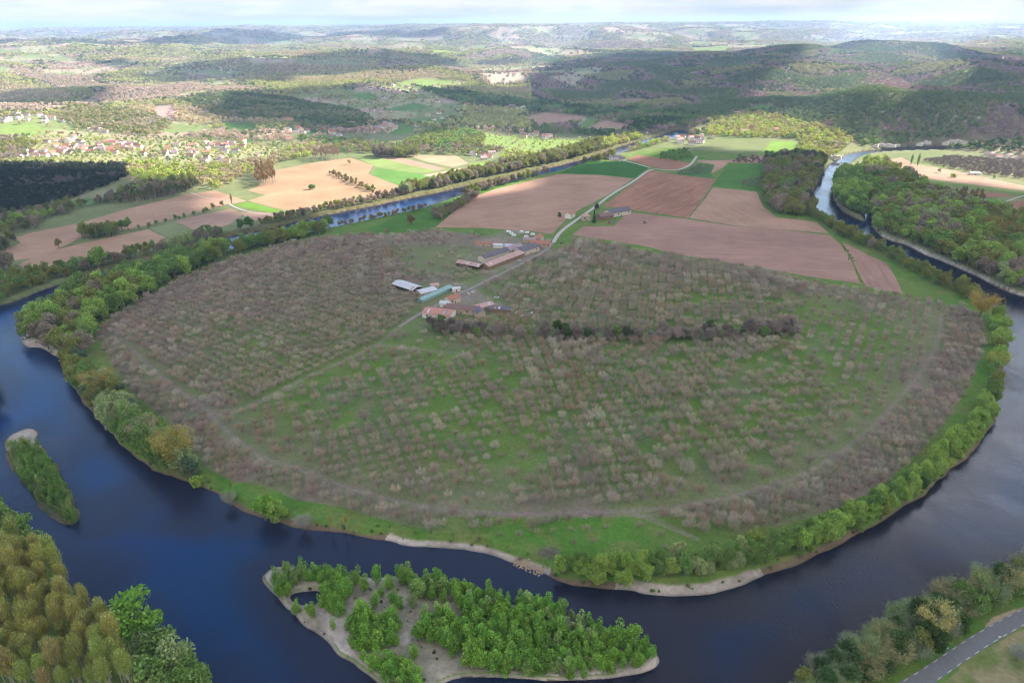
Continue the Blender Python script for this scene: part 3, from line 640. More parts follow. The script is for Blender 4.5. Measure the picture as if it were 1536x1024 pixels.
for v in range(4):      # tall poplar, bronze young leaves on pale branches
    H = 23; b = B(); b.tube([(0, 0, -.4), (.1, 0, H*.4), (0, .2, H*.8), (0, 0, H*.95)], [.32, .26, .14, .04], M_barkp, 6); e = []
    for k in range(16):
        z0 = H*(.40+.42*k/16); th = k*2.4; R_ = 3.4*math.sin(math.pi*min(.95, .30+.55*k/16)); zt = min(H*1.0, z0+5.5)
        p = [(0, 0, z0), (R_*.5*math.cos(th), R_*.5*math.sin(th), z0+(zt-z0)*.55), (R_*math.cos(th), R_*math.sin(th), zt)]; b.tube(p, [.1, .07, .03], M_barkp, 4); e.append([np.array(q) for q in p])
    lf = lobes([(0, 0, H*.80, 2.5, 4.4), (0, 0, H*.93, 1.9, 2.2), (1.0, 0, H*.72, 1.8, 3.2), (-.9, .7, H*.70, 1.8, 3.2), (.2, -1.1, H*.66, 1.5, 2.6), (1.5, 1.1, H*.84, 1.1, 2.2), (-1.5, -.9, H*.87, 1.0, 2.0)], 1250, .6); lf = lf[(lf[:, 2]-H*.62)/8+rng.random(len(lf)) > .45]
    tw0 = lobes([(0, 0, H*.74, 2.2, 4.6)], 800, .4); tw1 = tw0+np.stack([tw0[:, 0]*.4, tw0[:, 1]*.4, rng.uniform(1.2, 2.8, 800)], 1)
    reg('poplar', v, b, crown_mesh('poplar_crown', leaf_quads(lf, .23, .6), slivers(tw0, tw1, .045), (.5, 1.5)))
for v in range(4):      # grey lichened oak
    b = B(); b.tube([(0, 0, -.4), (.1, 0, 2), (.2, .1, 3.6)], [.4, .33, .26], M_bark, 6); e = limbs(b, 3.4, 9, 5.4, 11.5, .34, M_barkp, .5)
    reg('oak', v, b, bare_crown(e, 11, 5.0, 1500, .06, 'oak_crown', 1000, .28, .4))
for v in range(3):      # round bush
    L = [(rng.uniform(-.9, .9), rng.uniform(-.9, .9), rng.uniform(.7, 1.7), rng.uniform(.8, 1.3), rng.uniform(.7, 1.2)) for _ in range(6)]
    reg('bush', v, None, crown_mesh('bush_crown', leaf_quads(lobes(L, 420), .24), None))
for v in range(2):      # conifer
    H = 15; c_ = []
    for k in range(1300):
        z_ = rng.uniform(.06, 1)**1.3*H; R_ = (1-z_/H)**.8*3.6*(.75+.25*math.sin(z_*4)); a = rng.uniform(0, 6.28); q = rng.uniform(.6, 1)*R_; c_.append((q*math.cos(a), q*math.sin(a), z_))
    reg('conifer', v, trunk_mesh('t', H*.9, .25), crown_mesh('conifer_crown', leaf_quads(np.array(c_), .36, .1)))
for v in range(4):      # slender upright poplar (Lombardy)
    H = 16; c_ = lobes([(0, 0, H*f_, 1.5*math.sin(math.pi*f_*.9)+.3, 2.6) for f_ in (.15, .3, .45, .6, .75, .9)], 900)
    reg('lombardy', v, trunk_mesh('t', H*.9, .2), crown_mesh('lombardy_crown', leaf_quads(c_, .32)))
for v in range(5):      # distant broadleaf
    H = 11; L = [(0, 0, H*.55, 3.0, 3.8)]+[(2.8*math.cos(a), 2.8*math.sin(a), rng.uniform(.35, .72)*H, 2.0, 2.2) for a in rng.uniform(0, 6.28, 6)]
    reg('distant', v, None, crown_mesh('woodland', leaf_quads(lobes(L, 130, .9), 1.15), None, (.6, 1.4)))
for v in range(3):      # distant bare tree: loose twig fans
    tw0 = lobes([(0, 0, 4.5, 3.0, 2.6)], 150, .5); tw1 = tw0*np.array([1.35, 1.35, 1])+np.stack([np.zeros(150), np.zeros(150), rng.uniform(1.4, 3.6, 150)], 1)
    reg('distantbare', v, None, crown_mesh('woodland', leaf_quads(lobes([(0, 0, 5.4, 3.2, 3.4)], 45, .9), .8), slivers(tw0, tw1, .24)))

# full single meshes (trunk + crown) for the trees that only make up a mass, kept in collections outside the scene
COLL = {}
def coll(kind):
    if kind in COLL: return COLL[kind]
    c = bpy.data.collections.new(kind)
    for k, (tr, cr) in enumerate(KIND[kind]):
        ob = bpy.data.objects.new('%s_%02d' % (kind, k), join_mesh(tr, cr) if tr else cr); c.objects.link(ob)
    COLL[kind] = c; return c
def join_mesh(tr, cr):
    def arr(me):
        V = np.zeros(len(me.vertices)*3, np.float32); me.vertices.foreach_get('co', V); li = np.zeros(len(me.loops), np.int32); me.loops.foreach_get('vertex_index', li)
        ls = np.zeros(len(me.polygons), np.int32); me.polygons.foreach_get('loop_start', ls); mi = np.zeros(len(me.polygons), np.int32); me.polygons.foreach_get('material_index', mi)
        return V.reshape(-1, 3), li, ls, mi
    V1, l1, s1, m1 = arr(tr); V2, l2, s2, m2 = arr(cr); me = bpy.data.meshes.new(cr.name)
    V = np.concatenate([V1, V2]); me.vertices.add(len(V)); me.vertices.foreach_set('co', V.ravel())
    L = np.concatenate([l1, l2+len(V1)]); me.loops.add(len(L)); me.loops.foreach_set('vertex_index', L)
    S = np.concatenate([s1, s2+len(l1)]); me.polygons.add(len(S)); me.polygons.foreach_set('loop_start', S)
    for m in list(tr.materials)+list(cr.materials): me.materials.append(m)
    me.polygons.foreach_set('material_index', np.concatenate([m1, m2+len(tr.materials)]))
    me.update(calc_edges=True)
    at = me.attributes.new('lv', 'FLOAT', 'FACE'); a = np.zeros(len(s2), np.float32); cr.attributes['lv'].data.foreach_get('value', a)
    at.data.foreach_set('value', np.concatenate([np.ones(len(s1), np.float32), a])); return me
NG = {}
def gn(kind):
    if kind in NG: return NG[kind]
    g = bpy.data.node_groups.new('scatter_'+kind, 'GeometryNodeTree'); g.interface.new_socket('Geometry', in_out='INPUT', socket_type='NodeSocketGeometry'); g.interface.new_socket('Geometry', in_out='OUTPUT', socket_type='NodeSocketGeometry')
    i = g.nodes.new('NodeGroupInput'); o = g.nodes.new('NodeGroupOutput'); ip = g.nodes.new('GeometryNodeInstanceOnPoints'); ci = g.nodes.new('GeometryNodeCollectionInfo')
    ci.inputs['Collection'].default_value = coll(kind); ci.inputs['Separate Children'].default_value = True; ci.inputs['Reset Children'].default_value = True
    ip.inputs['Pick Instance'].default_value = True
    def na_(nm, ty):
        n = g.nodes.new('GeometryNodeInputNamedAttribute'); n.data_type = ty; n.inputs[0].default_value = nm; return n.outputs[0]
    g.links.new(i.outputs[0], ip.inputs['Points']); g.links.new(ci.outputs[0], ip.inputs['Instance']); g.links.new(na_('which', 'INT'), ip.inputs['Instance Index'])
    g.links.new(na_('turn', 'FLOAT_VECTOR'), ip.inputs['Rotation']); g.links.new(na_('size', 'FLOAT_VECTOR'), ip.inputs['Scale']); g.links.new(ip.outputs[0], o.inputs[0])
    NG[kind] = g; return g
def mass(name, kind, P, S, T, label, cat, group=None):
    """one object holding a mass of trees nobody could count"""
    n = len(P)
    if n == 0: return
    me = bpy.data.meshes.new(name); me.vertices.add(n); me.vertices.foreach_set('co', np.asarray(P, np.float32).ravel())
    def at(k, ty, v, key):
        a = me.attributes.new(k, ty, 'POINT'); a.data.foreach_set(key, v.ravel())
    at('which', 'INT', rng.integers(0, len(KIND[kind]), n).astype(np.int32), 'value')
    rot = np.zeros((n, 3), np.float32); rot[:, 2] = rng.uniform(0, 6.28, n); at('turn', 'FLOAT_VECTOR', rot, 'vector')
    S = np.asarray(S, np.float32); S3 = np.stack([S, S, S*rng.uniform(.85, 1.15, n).astype(np.float32)], 1) if S.ndim == 1 else S; at('size', 'FLOAT_VECTOR', S3.astype(np.float32), 'vector')
    T4 = np.asarray(T, np.float32); at('tint', 'FLOAT_VECTOR', T4, 'vector')
    ob = link(name, me); md = ob.modifiers.new('scatter', 'NODES'); md.node_group = gn(kind)
    tag(ob, label, cat, group, 'stuff'); return ob
NAMES = {'walnut': 'walnut_tree', 'leafy': 'bank_tree', 'willow': 'willow_sapling', 'poplar': 'poplar_tree', 'oak': 'oak_tree', 'bush': 'bush', 'conifer': 'conifer', 'lombardy': 'slender_poplar', 'distant': 'tree', 'distantbare': 'bare_tree'}
CATS = {'walnut': 'tree', 'leafy': 'tree', 'willow': 'sapling', 'poplar': 'poplar', 'oak': 'oak', 'bush': 'bush', 'conifer': 'conifer', 'lombardy': 'poplar', 'distant': 'tree', 'distantbare': 'tree'}
def tree(kind, x, y, z, s, tint, label, group=None, s3=None, parts=True, name=None, cat=None):
    k = int(rng.integers(0, len(KIND[kind]))); tr, cr = KIND[kind][k]; nm = name or NAMES[kind]
    wf = float(rng.uniform(.85, 1.45)) if kind == 'willow' else (.98 if kind == 'poplar' else float(rng.uniform(.9, 1.12)))
    s3 = s3 or (s*wf, s*wf, s*float(rng.uniform(.82, 1.15))); rz = float(rng.uniform(0, 6.28))
    if tr and parts:
        e = bpy.data.objects.new(nm, None); C.objects.link(e); e.empty_display_size = .5
        a = link('trunk', tr, e); c = link('crown', cr, e); c['tint'] = tint
    else:
        e = link(nm, cr if not tr else coll(kind).objects[k].data); e['tint'] = tint
    e.location = (float(x), float(y), float(z)); e.rotation_euler = (0, 0, rz); e.scale = s3
    return tag(e, label, cat or CATS[kind], group)
def scatter(poly, sp, jit=.35, ang=0., keep=1.0):
    c, s_ = math.cos(ang), math.sin(ang); p = poly@np.array([[c, -s_], [s_, c]]); x0, y0 = p.min(0); x1, y1 = p.max(0)
    gx, gy = np.meshgrid(np.arange(x0, x1, sp), np.arange(y0, y1, sp)); gx = gx.ravel(); gy = gy.ravel()
    gx = gx+rng.uniform(-jit, jit, len(gx))*sp; gy = gy+rng.uniform(-jit, jit, len(gy))*sp
    q = np.stack([gx, gy], 1)@np.array([[c, s_], [-s_, c]]); m_ = pip(q[:, 0], q[:, 1], poly) & (rng.random(len(q)) < keep)
    return q[m_]
def inframe(x, y, z, mg=0):
    a, b = proj(x, y, z); return (a > -mg) & (a < 1536+mg) & (b > -mg) & (b < 1024+mg)
def mixt(cols, w, n, sp=.12, xy=None, scale=40., cl=.7):
    cols = np.array(cols, float); w = np.array(w, float)/sum(w)
    if xy is None: u = rng.random(n)
    else:
        u = (fbm(xy[:, 0]/scale, xy[:, 1]/scale, 99, 2)-.5)*1.5*cl/.7*1.1+.5+(rng.random(n)-.5)*(1.2-cl)
    k = np.searchsorted(np.cumsum(w), np.clip(u, 0, .9999)); k = np.clip(k, 0, len(cols)-1)
    return cols[k]*rng.uniform(1-sp, 1+sp, (n, 1))*rng.uniform(1-sp*.4, 1+sp*.4, (n, 3))
BUDGET = {}
REST = {}
PEND = {}
def grove(kind, P, S, T, label, group, cap=300, restname=None, restlabel=None, z=None, name=None):
    P = np.asarray(P)
    if len(P) == 0: return
    z = height(P[:, 0], P[:, 1]) if z is None else z
    inf = inframe(P[:, 0], P[:, 1], z, 40)
    PEND.setdefault(name or NAMES[kind], []).append((kind, P[inf], np.asarray(S)[inf], np.asarray(T)[inf], z[inf], label, group, restname, restlabel))
def flush_groves(single):
    """the nearest trees of each kind become things of their own, what is past the count one mass per grove"""
    for nm, L in PEND.items():
        d = np.concatenate([np.hypot(g[1][:, 0], g[1][:, 1])-60*g[2] for g in L]); budget = 298-single.get(nm, 0)
        cut = np.sort(d)[min(budget, len(d)-1)]
        for kind, P, S, T, z, label, group, rn, rl in L:
            dd = np.hypot(P[:, 0], P[:, 1]); k = dd-60*S < cut
            if k.any():
                sa, sb = np.quantile(S[k], (.33, .67)); lm = np.median(T[k].sum(1)); pxs = proj(P[:, 0], P[:, 1], z)[0]; xa, xb = np.quantile(pxs[k], (.33, .67))
            def lab(i):
                a = 'small' if S[i] < sa else ('large' if S[i] > sb else 'mid-sized'); b = 'lighter' if T[i].sum() > lm else 'darker'
                c = 'left third' if pxs[i] < xa else ('right third' if pxs[i] > xb else 'middle third'); w = label.split()
                full = ' '.join([a, b]+w)+', '+c
                return full if len(full.split()) <= 16 else (' '.join([b]+w)+', '+c if len(w) <= 13 else ' '.join([a]+w))
            for i in np.where(k)[0]: tree(kind, P[i, 0], P[i, 1], z[i], S[i], tuple(float(v) for v in T[i]), lab(i) if k.sum() > 3 else label, group, parts=dd[i] < 560, name=nm, cat=nm.replace('_', ' '))
            k = ~k
            if k.any(): mass(rn or nm+'s', kind, np.c_[P[k], z[k]], S[k], T[k], rl or 'mass of trees: '+label, 'trees')
def grove_old(kind, P, S, T, label, group, cap=300, restname=None, restlabel=None, z=None):
    """nearest ones as things of their own, what is past the count into one mass"""
    P = np.asarray(P); 
    if len(P) == 0: return
    z = height(P[:, 0], P[:, 1]) if z is None else z
    inf = inframe(P[:, 0], P[:, 1], z, 50); P, S, T, z = P[inf], np.asarray(S)[inf], np.asarray(T)[inf], z[inf]
    o = np.argsort(np.hypot(P[:, 0], P[:, 1])); 
    for i in o[:cap]:
        d = math.hypot(P[i, 0], P[i, 1])
        tree(kind, P[i, 0], P[i, 1], z[i], S[i], tuple(float(v) for v in T[i]), label, group, parts=d < 520)
    if len(o) > cap:
        k = o[cap:]; mass(restname or NAMES[kind]+'s', kind, np.c_[P[k], z[k]], S[k], T[k], restlabel or label, CATS[kind], None)

OLIVE = (0.26, 0.28, 0.075); BRIGHT = (0.32, 0.45, 0.10); MIDG = (0.20, 0.31, 0.085); GOLD = (0.40, 0.31, 0.075); GREYB = (0.34, 0.28, 0.20); DARKG = (0.08, 0.13, 0.04); PALE = (0.36, 0.42, 0.18); PINE = (0.05, 0.065, 0.035)

# ------------------------------------------------------------------ the walnut orchard
def orchard():
    blocks = [  # polygon (px), spacing, row angle, size, keep
     ([(130,505),(208,445),(346,385),(470,355),(560,345),(640,440),(600,490),(530,535),(430,580),(322,625),(262,580),(195,520)], 8.2, .95, .96, .97),
     ([(560,345),(650,340),(760,350),(836,372),(836,385),(740,412),(640,440)], 9.6, .5, .85, .72),
     ([(836,352),(1000,380),(1200,415),(1200,505),(640,500),(700,440),(790,400)], 8.6, 1.35, 1.06, .86),
     ([(1200,415),(1480,445),(1490,540),(1400,540),(1360,585),(1290,650),(1200,505)], 9.4, -.55, .82, .85),
     ([(322,625),(430,580),(530,535),(600,500),(760,505),(760,770),(620,757),(520,732),(450,702),(392,688)], 8.8, .4, .95, .80),
     ([(760,505),(1200,505),(1290,650),(1190,720),(1020,760),(860,768),(760,770)], 8.8, .15, 1.02, .76),
     ([(130,505),(195,520),(318,624),(392,688),(450,702),(520,732),(620,757),(860,768),(860,792),(640,800),(520,770),(280,710)], 7.6, .3, .95, .98),
     ([(1290,650),(1360,585),(1400,540),(1412,470),(1490,470),(1490,600),(1300,770),(1050,812),(960,775),(935,766),(1110,742),(1190,720)], 7.4, -.35, .92, .98),
     ([(700,780),(860,776),(935,770),(1040,812),(1040,840),(700,812)], 9.5, .1, .5, .7)]
    P = []; S = []
    for bl, sp, an, sz, kp in blocks:
        q = scatter(Upoly(bl), sp*.86, .09, an, 1.0); 
        g = fbm(q[:, 0]/32, q[:, 1]/32, 41, 3); k = rng.random(len(q)) < np.clip(kp+(g-.5)*1.1*(1-kp+.12)*4, .15, 1); q = q[k]
        P.append(q); S.append(sz*rng.uniform(.78, 1.18, len(q))*(.85+.35*fbm(q[:, 0]/60, q[:, 1]/60, 47, 2)))
    P = np.concatenate(P); S = np.concatenate(S); ok = pip(P[:, 0], P[:, 1], ORCHW)
    for f_ in FARMW: ok &= ~pip(P[:, 0], P[:, 1], f_)
    for l_ in SM_TR: ok &= segdist(P[:, 0], P[:, 1], l_) > 3.6
    P, S = P[ok], S[ok]; kx = np.round(P/2.6).astype(int); _, ui = np.unique(kx, axis=0, return_index=True); P, S = P[ui], S[ui]
    T = mixt([(0.43, 0.345, 0.27), (0.38, 0.31, 0.25), (0.50, 0.42, 0.34), (0.39, 0.29, 0.215)], [4, 4, 2, 1.5], len(P), .15, P, 45)
    print('orchard', len(P))
    grove('walnut', P, S*.84, T, 'bare walnut tree with spreading twigs in the front part of the orchard', 'bare walnut trees of the orchard', 300, 'walnut_orchard', 'mass of bare brown walnut trees filling the river bend')
orchard()

# ------------------------------------------------------------------ trees along the water
def area(kind, pts, sp, size, cols, w, label, group, cap=300, keep=1., jit=.35, var=.2, restname=None, restlabel=None, hill=False, scale=40., name=None):
    if kind == 'leafy': size *= 1.42; sp *= 1.10
    if kind == 'walnut': size *= 1.1
    poly = hpoly(pts) if hill else Upoly(pts); q = scatter(poly, sp, jit, rng.uniform(0, 1.5), keep)
    if len(q) == 0: return
    near_ = np.hypot(q[:, 0], q[:, 1]) < 1800; sd = np.full(len(q), 99.); sd[near_] = water_sd(q[near_, 0], q[near_, 1]); q = q[sd > .7]
    S = size*rng.uniform(1-var, 1+var, len(q)); T = mixt(cols, w, len(q), .13, q, scale); print(label[:40], len(q))
    grove(kind, q, S, T, label, group, cap, restname, restlabel, name=name)
area('leafy', [(345,376),(300,386),(250,398),(180,422),(140,435),(100,450),(60,476),(36,500),(40,512),(90,528),(120,548),(142,505),(168,476),(208,450),(245,430),(307,402),(350,386)], 7.6, .92,
     [MIDG, BRIGHT, OLIVE, GREYB], [5, 4, 3, .6], 'leafy green tree in the thick belt along the upper left bank', 'trees of the thick belt on the left bank', 220)
area('leafy', [(100,548),(125,545),(165,580),(205,622),(245,662),(290,700),(300,722),(250,706),(190,666),(125,600)], 5.2, .72, [MIDG, PALE, OLIVE, (0.15,0.21,0.11)], [3, 3, 2, 2], 'green waterside tree in the narrow row on the left bank', 'trees of the narrow row on the left bank', 60)
area('leafy', [(835,862),(900,872),(950,874),(1060,866),(1130,850),(1200,828),(1200,808),(1120,820),(1050,838),(940,850),(850,848)], 3.3, .46, [BRIGHT, MIDG, PALE], [5, 4, 1.0], 'bright green willow in the row above the near gravel bank', 'willows on the near right bank', 130, name='willow_tree', var=.28)
area('leafy', [(1200,834),(1270,803),(1330,769),(1400,720),(1450,678),(1480,643),(1496,610),(1500,570),(1484,580),(1462,620),(1420,672),(1370,712),(1310,752),(1250,785),(1190,808)], 3.6, .45, [BRIGHT, MIDG, OLIVE, DARKG], [6, 3, 1.5, .8], 'bright green willow between the orchard and the right hand river', 'willows along the right bank', 170, name='willow_tree', var=.3)
area('leafy', [(1500,570),(1503,540),(1512,505),(1505,480),(1490,470),(1484,500),(1484,570)], 6.5, .62, [BRIGHT, OLIVE, MIDG], [4, 2, 2], 'green tree on the right tip of the bend', 'trees on the right tip of the bend', 40)
area('leafy', [(1214,303),(1226,324),(1262,344),(1300,362),(1340,382),(1380,403),(1425,428),(1470,448),(1462,456),(1418,436),(1370,411),(1332,390),(1290,368),(1255,352),(1222,330)], 6.2, .55, [OLIVE, MIDG, (0.2,0.21,0.07), GREYB], [4, 3, 3, 1], 'olive green tree in the row beside the right channel', 'tree row beside the right channel', 120)
area('leafy', [(1150,240),(1180,238),(1215,236),(1236,244),(1236,256),(1222,272),(1214,290),(1214,305),(1226,326),(1190,326),(1160,318),(1148,300),(1144,270)], 8.0, .82, [OLIVE, GREYB, MIDG, (0.16,0.15,0.10)], [4, 3, 2, 3], 'olive and grey tree in the copse by the ploughed fields', 'trees of the copse on the neck', 260, name='woodland_tree')
area('leafy', [(1252,268),(1262,258),(1290,262),(1302,290),(1302,326),(1268,314),(1250,297)], 7.5, .85, [BRIGHT, MIDG, PALE], [3, 4, 1], 'green tree on the small wooded islet in the right channel', 'trees on the wooded islet', 60, name='woodland_tree')
area('leafy', [(1308,332),(1316,345),(1362,362),(1410,384),(1450,400),(1511,431),(1560,445),(1560,335),(1500,322),(1440,310),(1400,290),(1350,262),(1320,248),(1290,250),(1303,285)], 8.4, .85, [MIDG, OLIVE, BRIGHT, GREYB, PALE], [3, 5, 2.5, 3, 1.8], 'green tree in the broad wood beyond the right channel', 'trees of the wood beyond the right channel', 200, name='woodland_tree', restname='riverside_wood', restlabel='green mass of trees at the back of the wood beyond the right channel')
area('leafy', [(905,236),(870,246),(780,267),(718,281),(690,290),(697,296),(740,283),(790,270),(850,252),(900,241),(940,232)], 7.5, .62, [OLIVE, GREYB, (0.19,0.17,0.09)], [3, 3, 2], 'grey green tree in the row on the near bank of the upper channel', 'tree row on the near side of the upper channel', 100)
area('leafy', [(905,224),(865,237),(780,256),(718,268),(666,281),(604,293),(604,286),(660,272),(715,258),(770,247),(850,228),(900,212)], 7.2, .74, [OLIVE, (0.24,0.25,0.07), GREYB, PALE], [4, 4, 2, 1], 'yellow green tree in the row on the far bank of the upper channel', 'tree row on the far side of the upper channel', 160)
area('leafy', [(604,294),(547,306),(489,317),(429,331),(390,340),(390,333),(430,324),(489,310),(547,299),(604,287)], 6.5, .42, [OLIVE, GREYB, (0.17,0.13,0.09)], [2, 3, 3], 'brownish bush tree below the sunlit field on the far bank', 'bushes on the far bank below the sunlit field', 100)
area('leafy', [(645,308),(609,316),(573,323),(536,331),(500,338),(500,342),(540,335),(600,322),(640,313)], 6.5, .35, [GREYB, OLIVE], [3, 2], 'thin grey tree on the meadow edge by the upper channel', 'thin trees on the meadow edge', 40)
area('leafy', [(497,341),(440,352),(390,362),(350,372),(360,380),(420,368),(490,350)], 6.5, .75, [MIDG, OLIVE, BRIGHT], [3, 2, 2], 'green tree where the upper channel meets the orchard', 'trees where the upper channel meets the orchard', 60)
area('leafy', [(645,326),(700,298),(712,293),(720,296),(700,308),(660,332)], 6, .5, [GREYB, OLIVE], [3, 2], 'grey shrub between the meadow and the big ploughed field', 'shrubs between the meadow and the ploughed field', 30)
area('leafy', [(336,352),(250,378),(180,393),(130,407),(75,424),(0,453),(-60,463),(-60,430),(0,415),(50,412),(120,400),(172,390),(240,372),(300,356),(330,345)], 7.3, .60, [OLIVE, MIDG, GREYB, PALE], [4, 3, 3, 1], 'olive tree on the far left bank below the long fields', 'trees on the far left bank', 170)
area('leafy', [(-60,430),(0,412),(26,402),(20,398),(-60,415)], 8, .9, [GREYB, GOLD], [2, 1], 'grey brown tree behind the far left bank', 'grey trees behind the far left bank', 20)
area('leafy', [(12,352),(30,358),(20,368),(0,384),(-60,400),(-60,340),(60,318),(90,310),(180,306),(290,288),(300,276),(280,268),(200,285),(110,318),(60,334),(60,345)], 8.5, .62, [OLIVE, (0.17,0.19,0.08), GREYB, BRIGHT], [4, 3, 3, 1], 'scrubby olive tree in the strip above the long left fields', 'scrub strip above the long left fields', 220, restname='scrub_wood', restlabel='far part of the scrub strip above the left fields')
area('leafy', [(122,352),(150,350),(182,344),(196,346),(160,357),(124,361)], 7, .78, [OLIVE, MIDG], [2, 2], 'green tree in the hedge that splits the left fields', 'hedge trees between the left fields', 20)
area('leafy', [(196,346),(260,330),(300,318),(345,306),(348,310),(300,323),(262,334),(200,350)], 11, .36, [GREYB, OLIVE, MIDG], [3, 2, 2], 'small hedge tree between the two long left fields', 'small hedge trees between the left fields', 40)
area('leafy', [(493,261),(500,259),(566,286),(560,291)], 6.0, .34, [(0.30,0.25,0.12), OLIVE, BRIGHT], [4, 1, 1], 'low bush in the hedge across the sunlit field', 'hedge across the sunlit field', 40)
area('leafy', [(1253,357),(1262,361),(1274,377),(1286,402),(1294,426),(1288,426),(1272,392)], 4, .10, [BRIGHT, OLIVE], [1, 1], 'tiny shrub on the strip between two ploughed fields', 'shrubs on the strip between ploughed fields', 20, keep=.5)
# hedge band in the middle of the orchard
area('leafy', [(640,484),(700,492),(760,500),(900,503),(1100,500),(1192,492),(1196,503),(1100,512),(900,513),(760,510),(640,500)], 6.5, .55, [DARKG, (0.24,0.20,0.16), MIDG, (0.34,0.28,0.23)], [2.2, 4, 1.4, 4], 'dark ivy covered tree in the band across the orchard', 'dark band of trees across the orchard', 150)

# bottom left poplar wood, bottom right oaks
area('poplar', [(-80,840),(0,842),(60,850),(95,875),(120,905),(150,935),(180,955),(195,1010),(215,1070),(200,1180),(-80,1250)], 4.5, .95, [(0.40,0.38,0.10), (0.36,0.41,0.10), (0.42,0.34,0.13)], [5, 4, 2.2], 'tall bronze leaved poplar in the dense plantation at the lower left', 'poplar plantation on the lower left bank', 300)
area('leafy', [(-70,720),(-20,760),(25,803),(60,833),(95,863),(70,868),(0,835),(-70,810)], 8, 1.0, [(0.20,0.24,0.07), MIDG, GOLD], [3, 2, 2], 'light green tree at the water edge above the poplars', 'water edge trees above the poplars', 60)
area('leafy', [(200,965),(240,980),(270,994),(310,1014),(335,1062),(340,1120),(240,1140),(220,1060),(200,1010)], 7.5, .95, [BRIGHT, PALE, MIDG, (0.24,0.26,0.16)], [3, 3, 2, 3], 'pale green tree on the point beside the poplars', 'trees on the point beside the poplars', 60)
area('leafy', [(-70,600),(-20,610),(0,597),(-12,560),(-45,522),(-100,505),(-110,600)], 8, .85, [MIDG, GOLD, OLIVE], [2, 2, 1], 'tree on the bank at the left edge', 'trees on the bank at the left edge', 20)
area('oak', [(1165,1062),(1215,1014),(1262,980),(1322,944),(1382,910),(1440,886),(1500,864),(1560,840),(1600,860),(1536,892),(1480,912),(1450,945),(1390,985),(1310,1030),(1190,1100)], 5.4, .80, [(0.34, 0.34, 0.25), (0.25, 0.32, 0.14), (0.36, 0.34, 0.16), (0.27, 0.30, 0.19)], [3, 4, 1.5, 3], 'grey lichened oak in the wood between river and road', 'oaks between the river and the road', 100)
area('leafy', [(1165,1062),(1215,1014),(1262,980),(1322,944),(1382,910),(1440,886),(1500,864),(1560,840),(1600,860),(1536,892),(1480,912),(1450,945),(1390,985),(1310,1030),(1190,1100)], 6.0, .58, [MIDG, (0.08,0.14,0.045), OLIVE], [4, 4, 2], 'green leafy tree among the grey oaks by the road', 'green trees among the grey oaks', 80, keep=.8)
area('oak', [(1520,960),(1600,930),(1620,1010),(1540,1024),(1500,1010)], 8, .5, [(0.30,0.30,0.27)], [1], 'small grey tree on the meadow right of the road', 'small trees right of the road', 10, keep=.6)

# the gravel island: willow saplings
def island():
    dense = [[(600,866),(650,871),(700,885),(750,901),(790,907),(825,918),(815,945),(880,944),(925,955),(968,970),(982,990),(960,1010),(864,1021),(780,1018),(735,1012),(690,990),(660,975),(628,958),(636,930),(700,925),(700,910),(640,900),(610,895)],
      [(410,880),(425,866),(455,858),(495,860),(500,870),(470,876),(440,876),(432,893),(428,905),(412,895)],
      [(482,872),(520,870),(530,885),(520,905),(512,925),(495,925),(480,915),(484,895)], [(528,935),(545,925),(570,940),(572,975),(545,990),(530,970)], [(575,935),(590,935),(600,970),(575,975)], [(560,1000),(600,1000),(635,1012),(640,1035),(590,1040)], [(790,912),(830,918),(850,930),(820,934)]]
    P = []
    for k, d in enumerate(dense): P.append(scatter(Upoly(d, .8), 2.9 if k == 0 else 2.5, .42, .3, .95 if k else .98))
    P.append(Upoly([(526,862),(535,875),(567,876),(598,866),(547,888),(585,885),(590,905),(600,915),(563,912),(622,990),(460,890),(475,897),(430,910),(462,945),(500,945),(545,1018),(470,925),(858,930),(845,925)], .8))
    P.append(scatter(Upoly(BIGI, .8), 8.5, .5, .2, .14))
    P = np.concatenate(P); sd = water_sd(P[:, 0], P[:, 1]); P = P[(sd > .8) | ((sd > .25) & (P[:, 0] > U(640, 950)[0]) & (P[:, 0] < U(984, 982)[0]))]; print('island', len(P))
    S = rng.uniform(.65, 1.2, len(P))*(.8+.55*fbm(P[:, 0]/18, P[:, 1]/18, 12, 2)); T = mixt([(0.25,0.43,0.07), (0.19,0.36,0.06), (0.30,0.43,0.12), (0.24,0.32,0.13)], [5, 4, 2, 1.0], len(P), .14, P, 14)
    grove('willow', P, S, T, 'bright green willow sapling growing on the near gravel island', 'willow saplings on the near gravel island', 300, 'willow_thicket', 'rest of the willow thicket on the near gravel island')
    q = scatter(Upoly([(12,668),(50,664),(66,676),(95,720),(116,768),(116,782),(100,784),(60,755),(25,705)], .8), 2.7, .4, .2, .99); sd = water_sd(q[:, 0], q[:, 1]); q = q[sd > .5]
    grove('willow', q, rng.uniform(.55, .9, len(q)), mixt([(0.20,0.34,0.07), (0.27,0.36,0.11)], [3, 2], len(q), .14, q, 14), 'green willow sapling on the narrow left island', 'willow saplings on the narrow left island', 140)
    q = scatter(Upoly(BIGI, .8), 3.6, .5, .2, .3); sd = water_sd(q[:, 0], q[:, 1]); q = q[sd > .6]
    z = height(q[:, 0], q[:, 1]); mass('undergrowth', 'bush', np.c_[q, z], rng.uniform(.12, .45, len(q)), mixt([(0.10,0.16,0.05), (0.17,0.16,0.08), (0.13,0.10,0.07)], [3, 2, 2], len(q)), 'low scrub and driftwood scattered over the gravel island', 'undergrowth')
island()
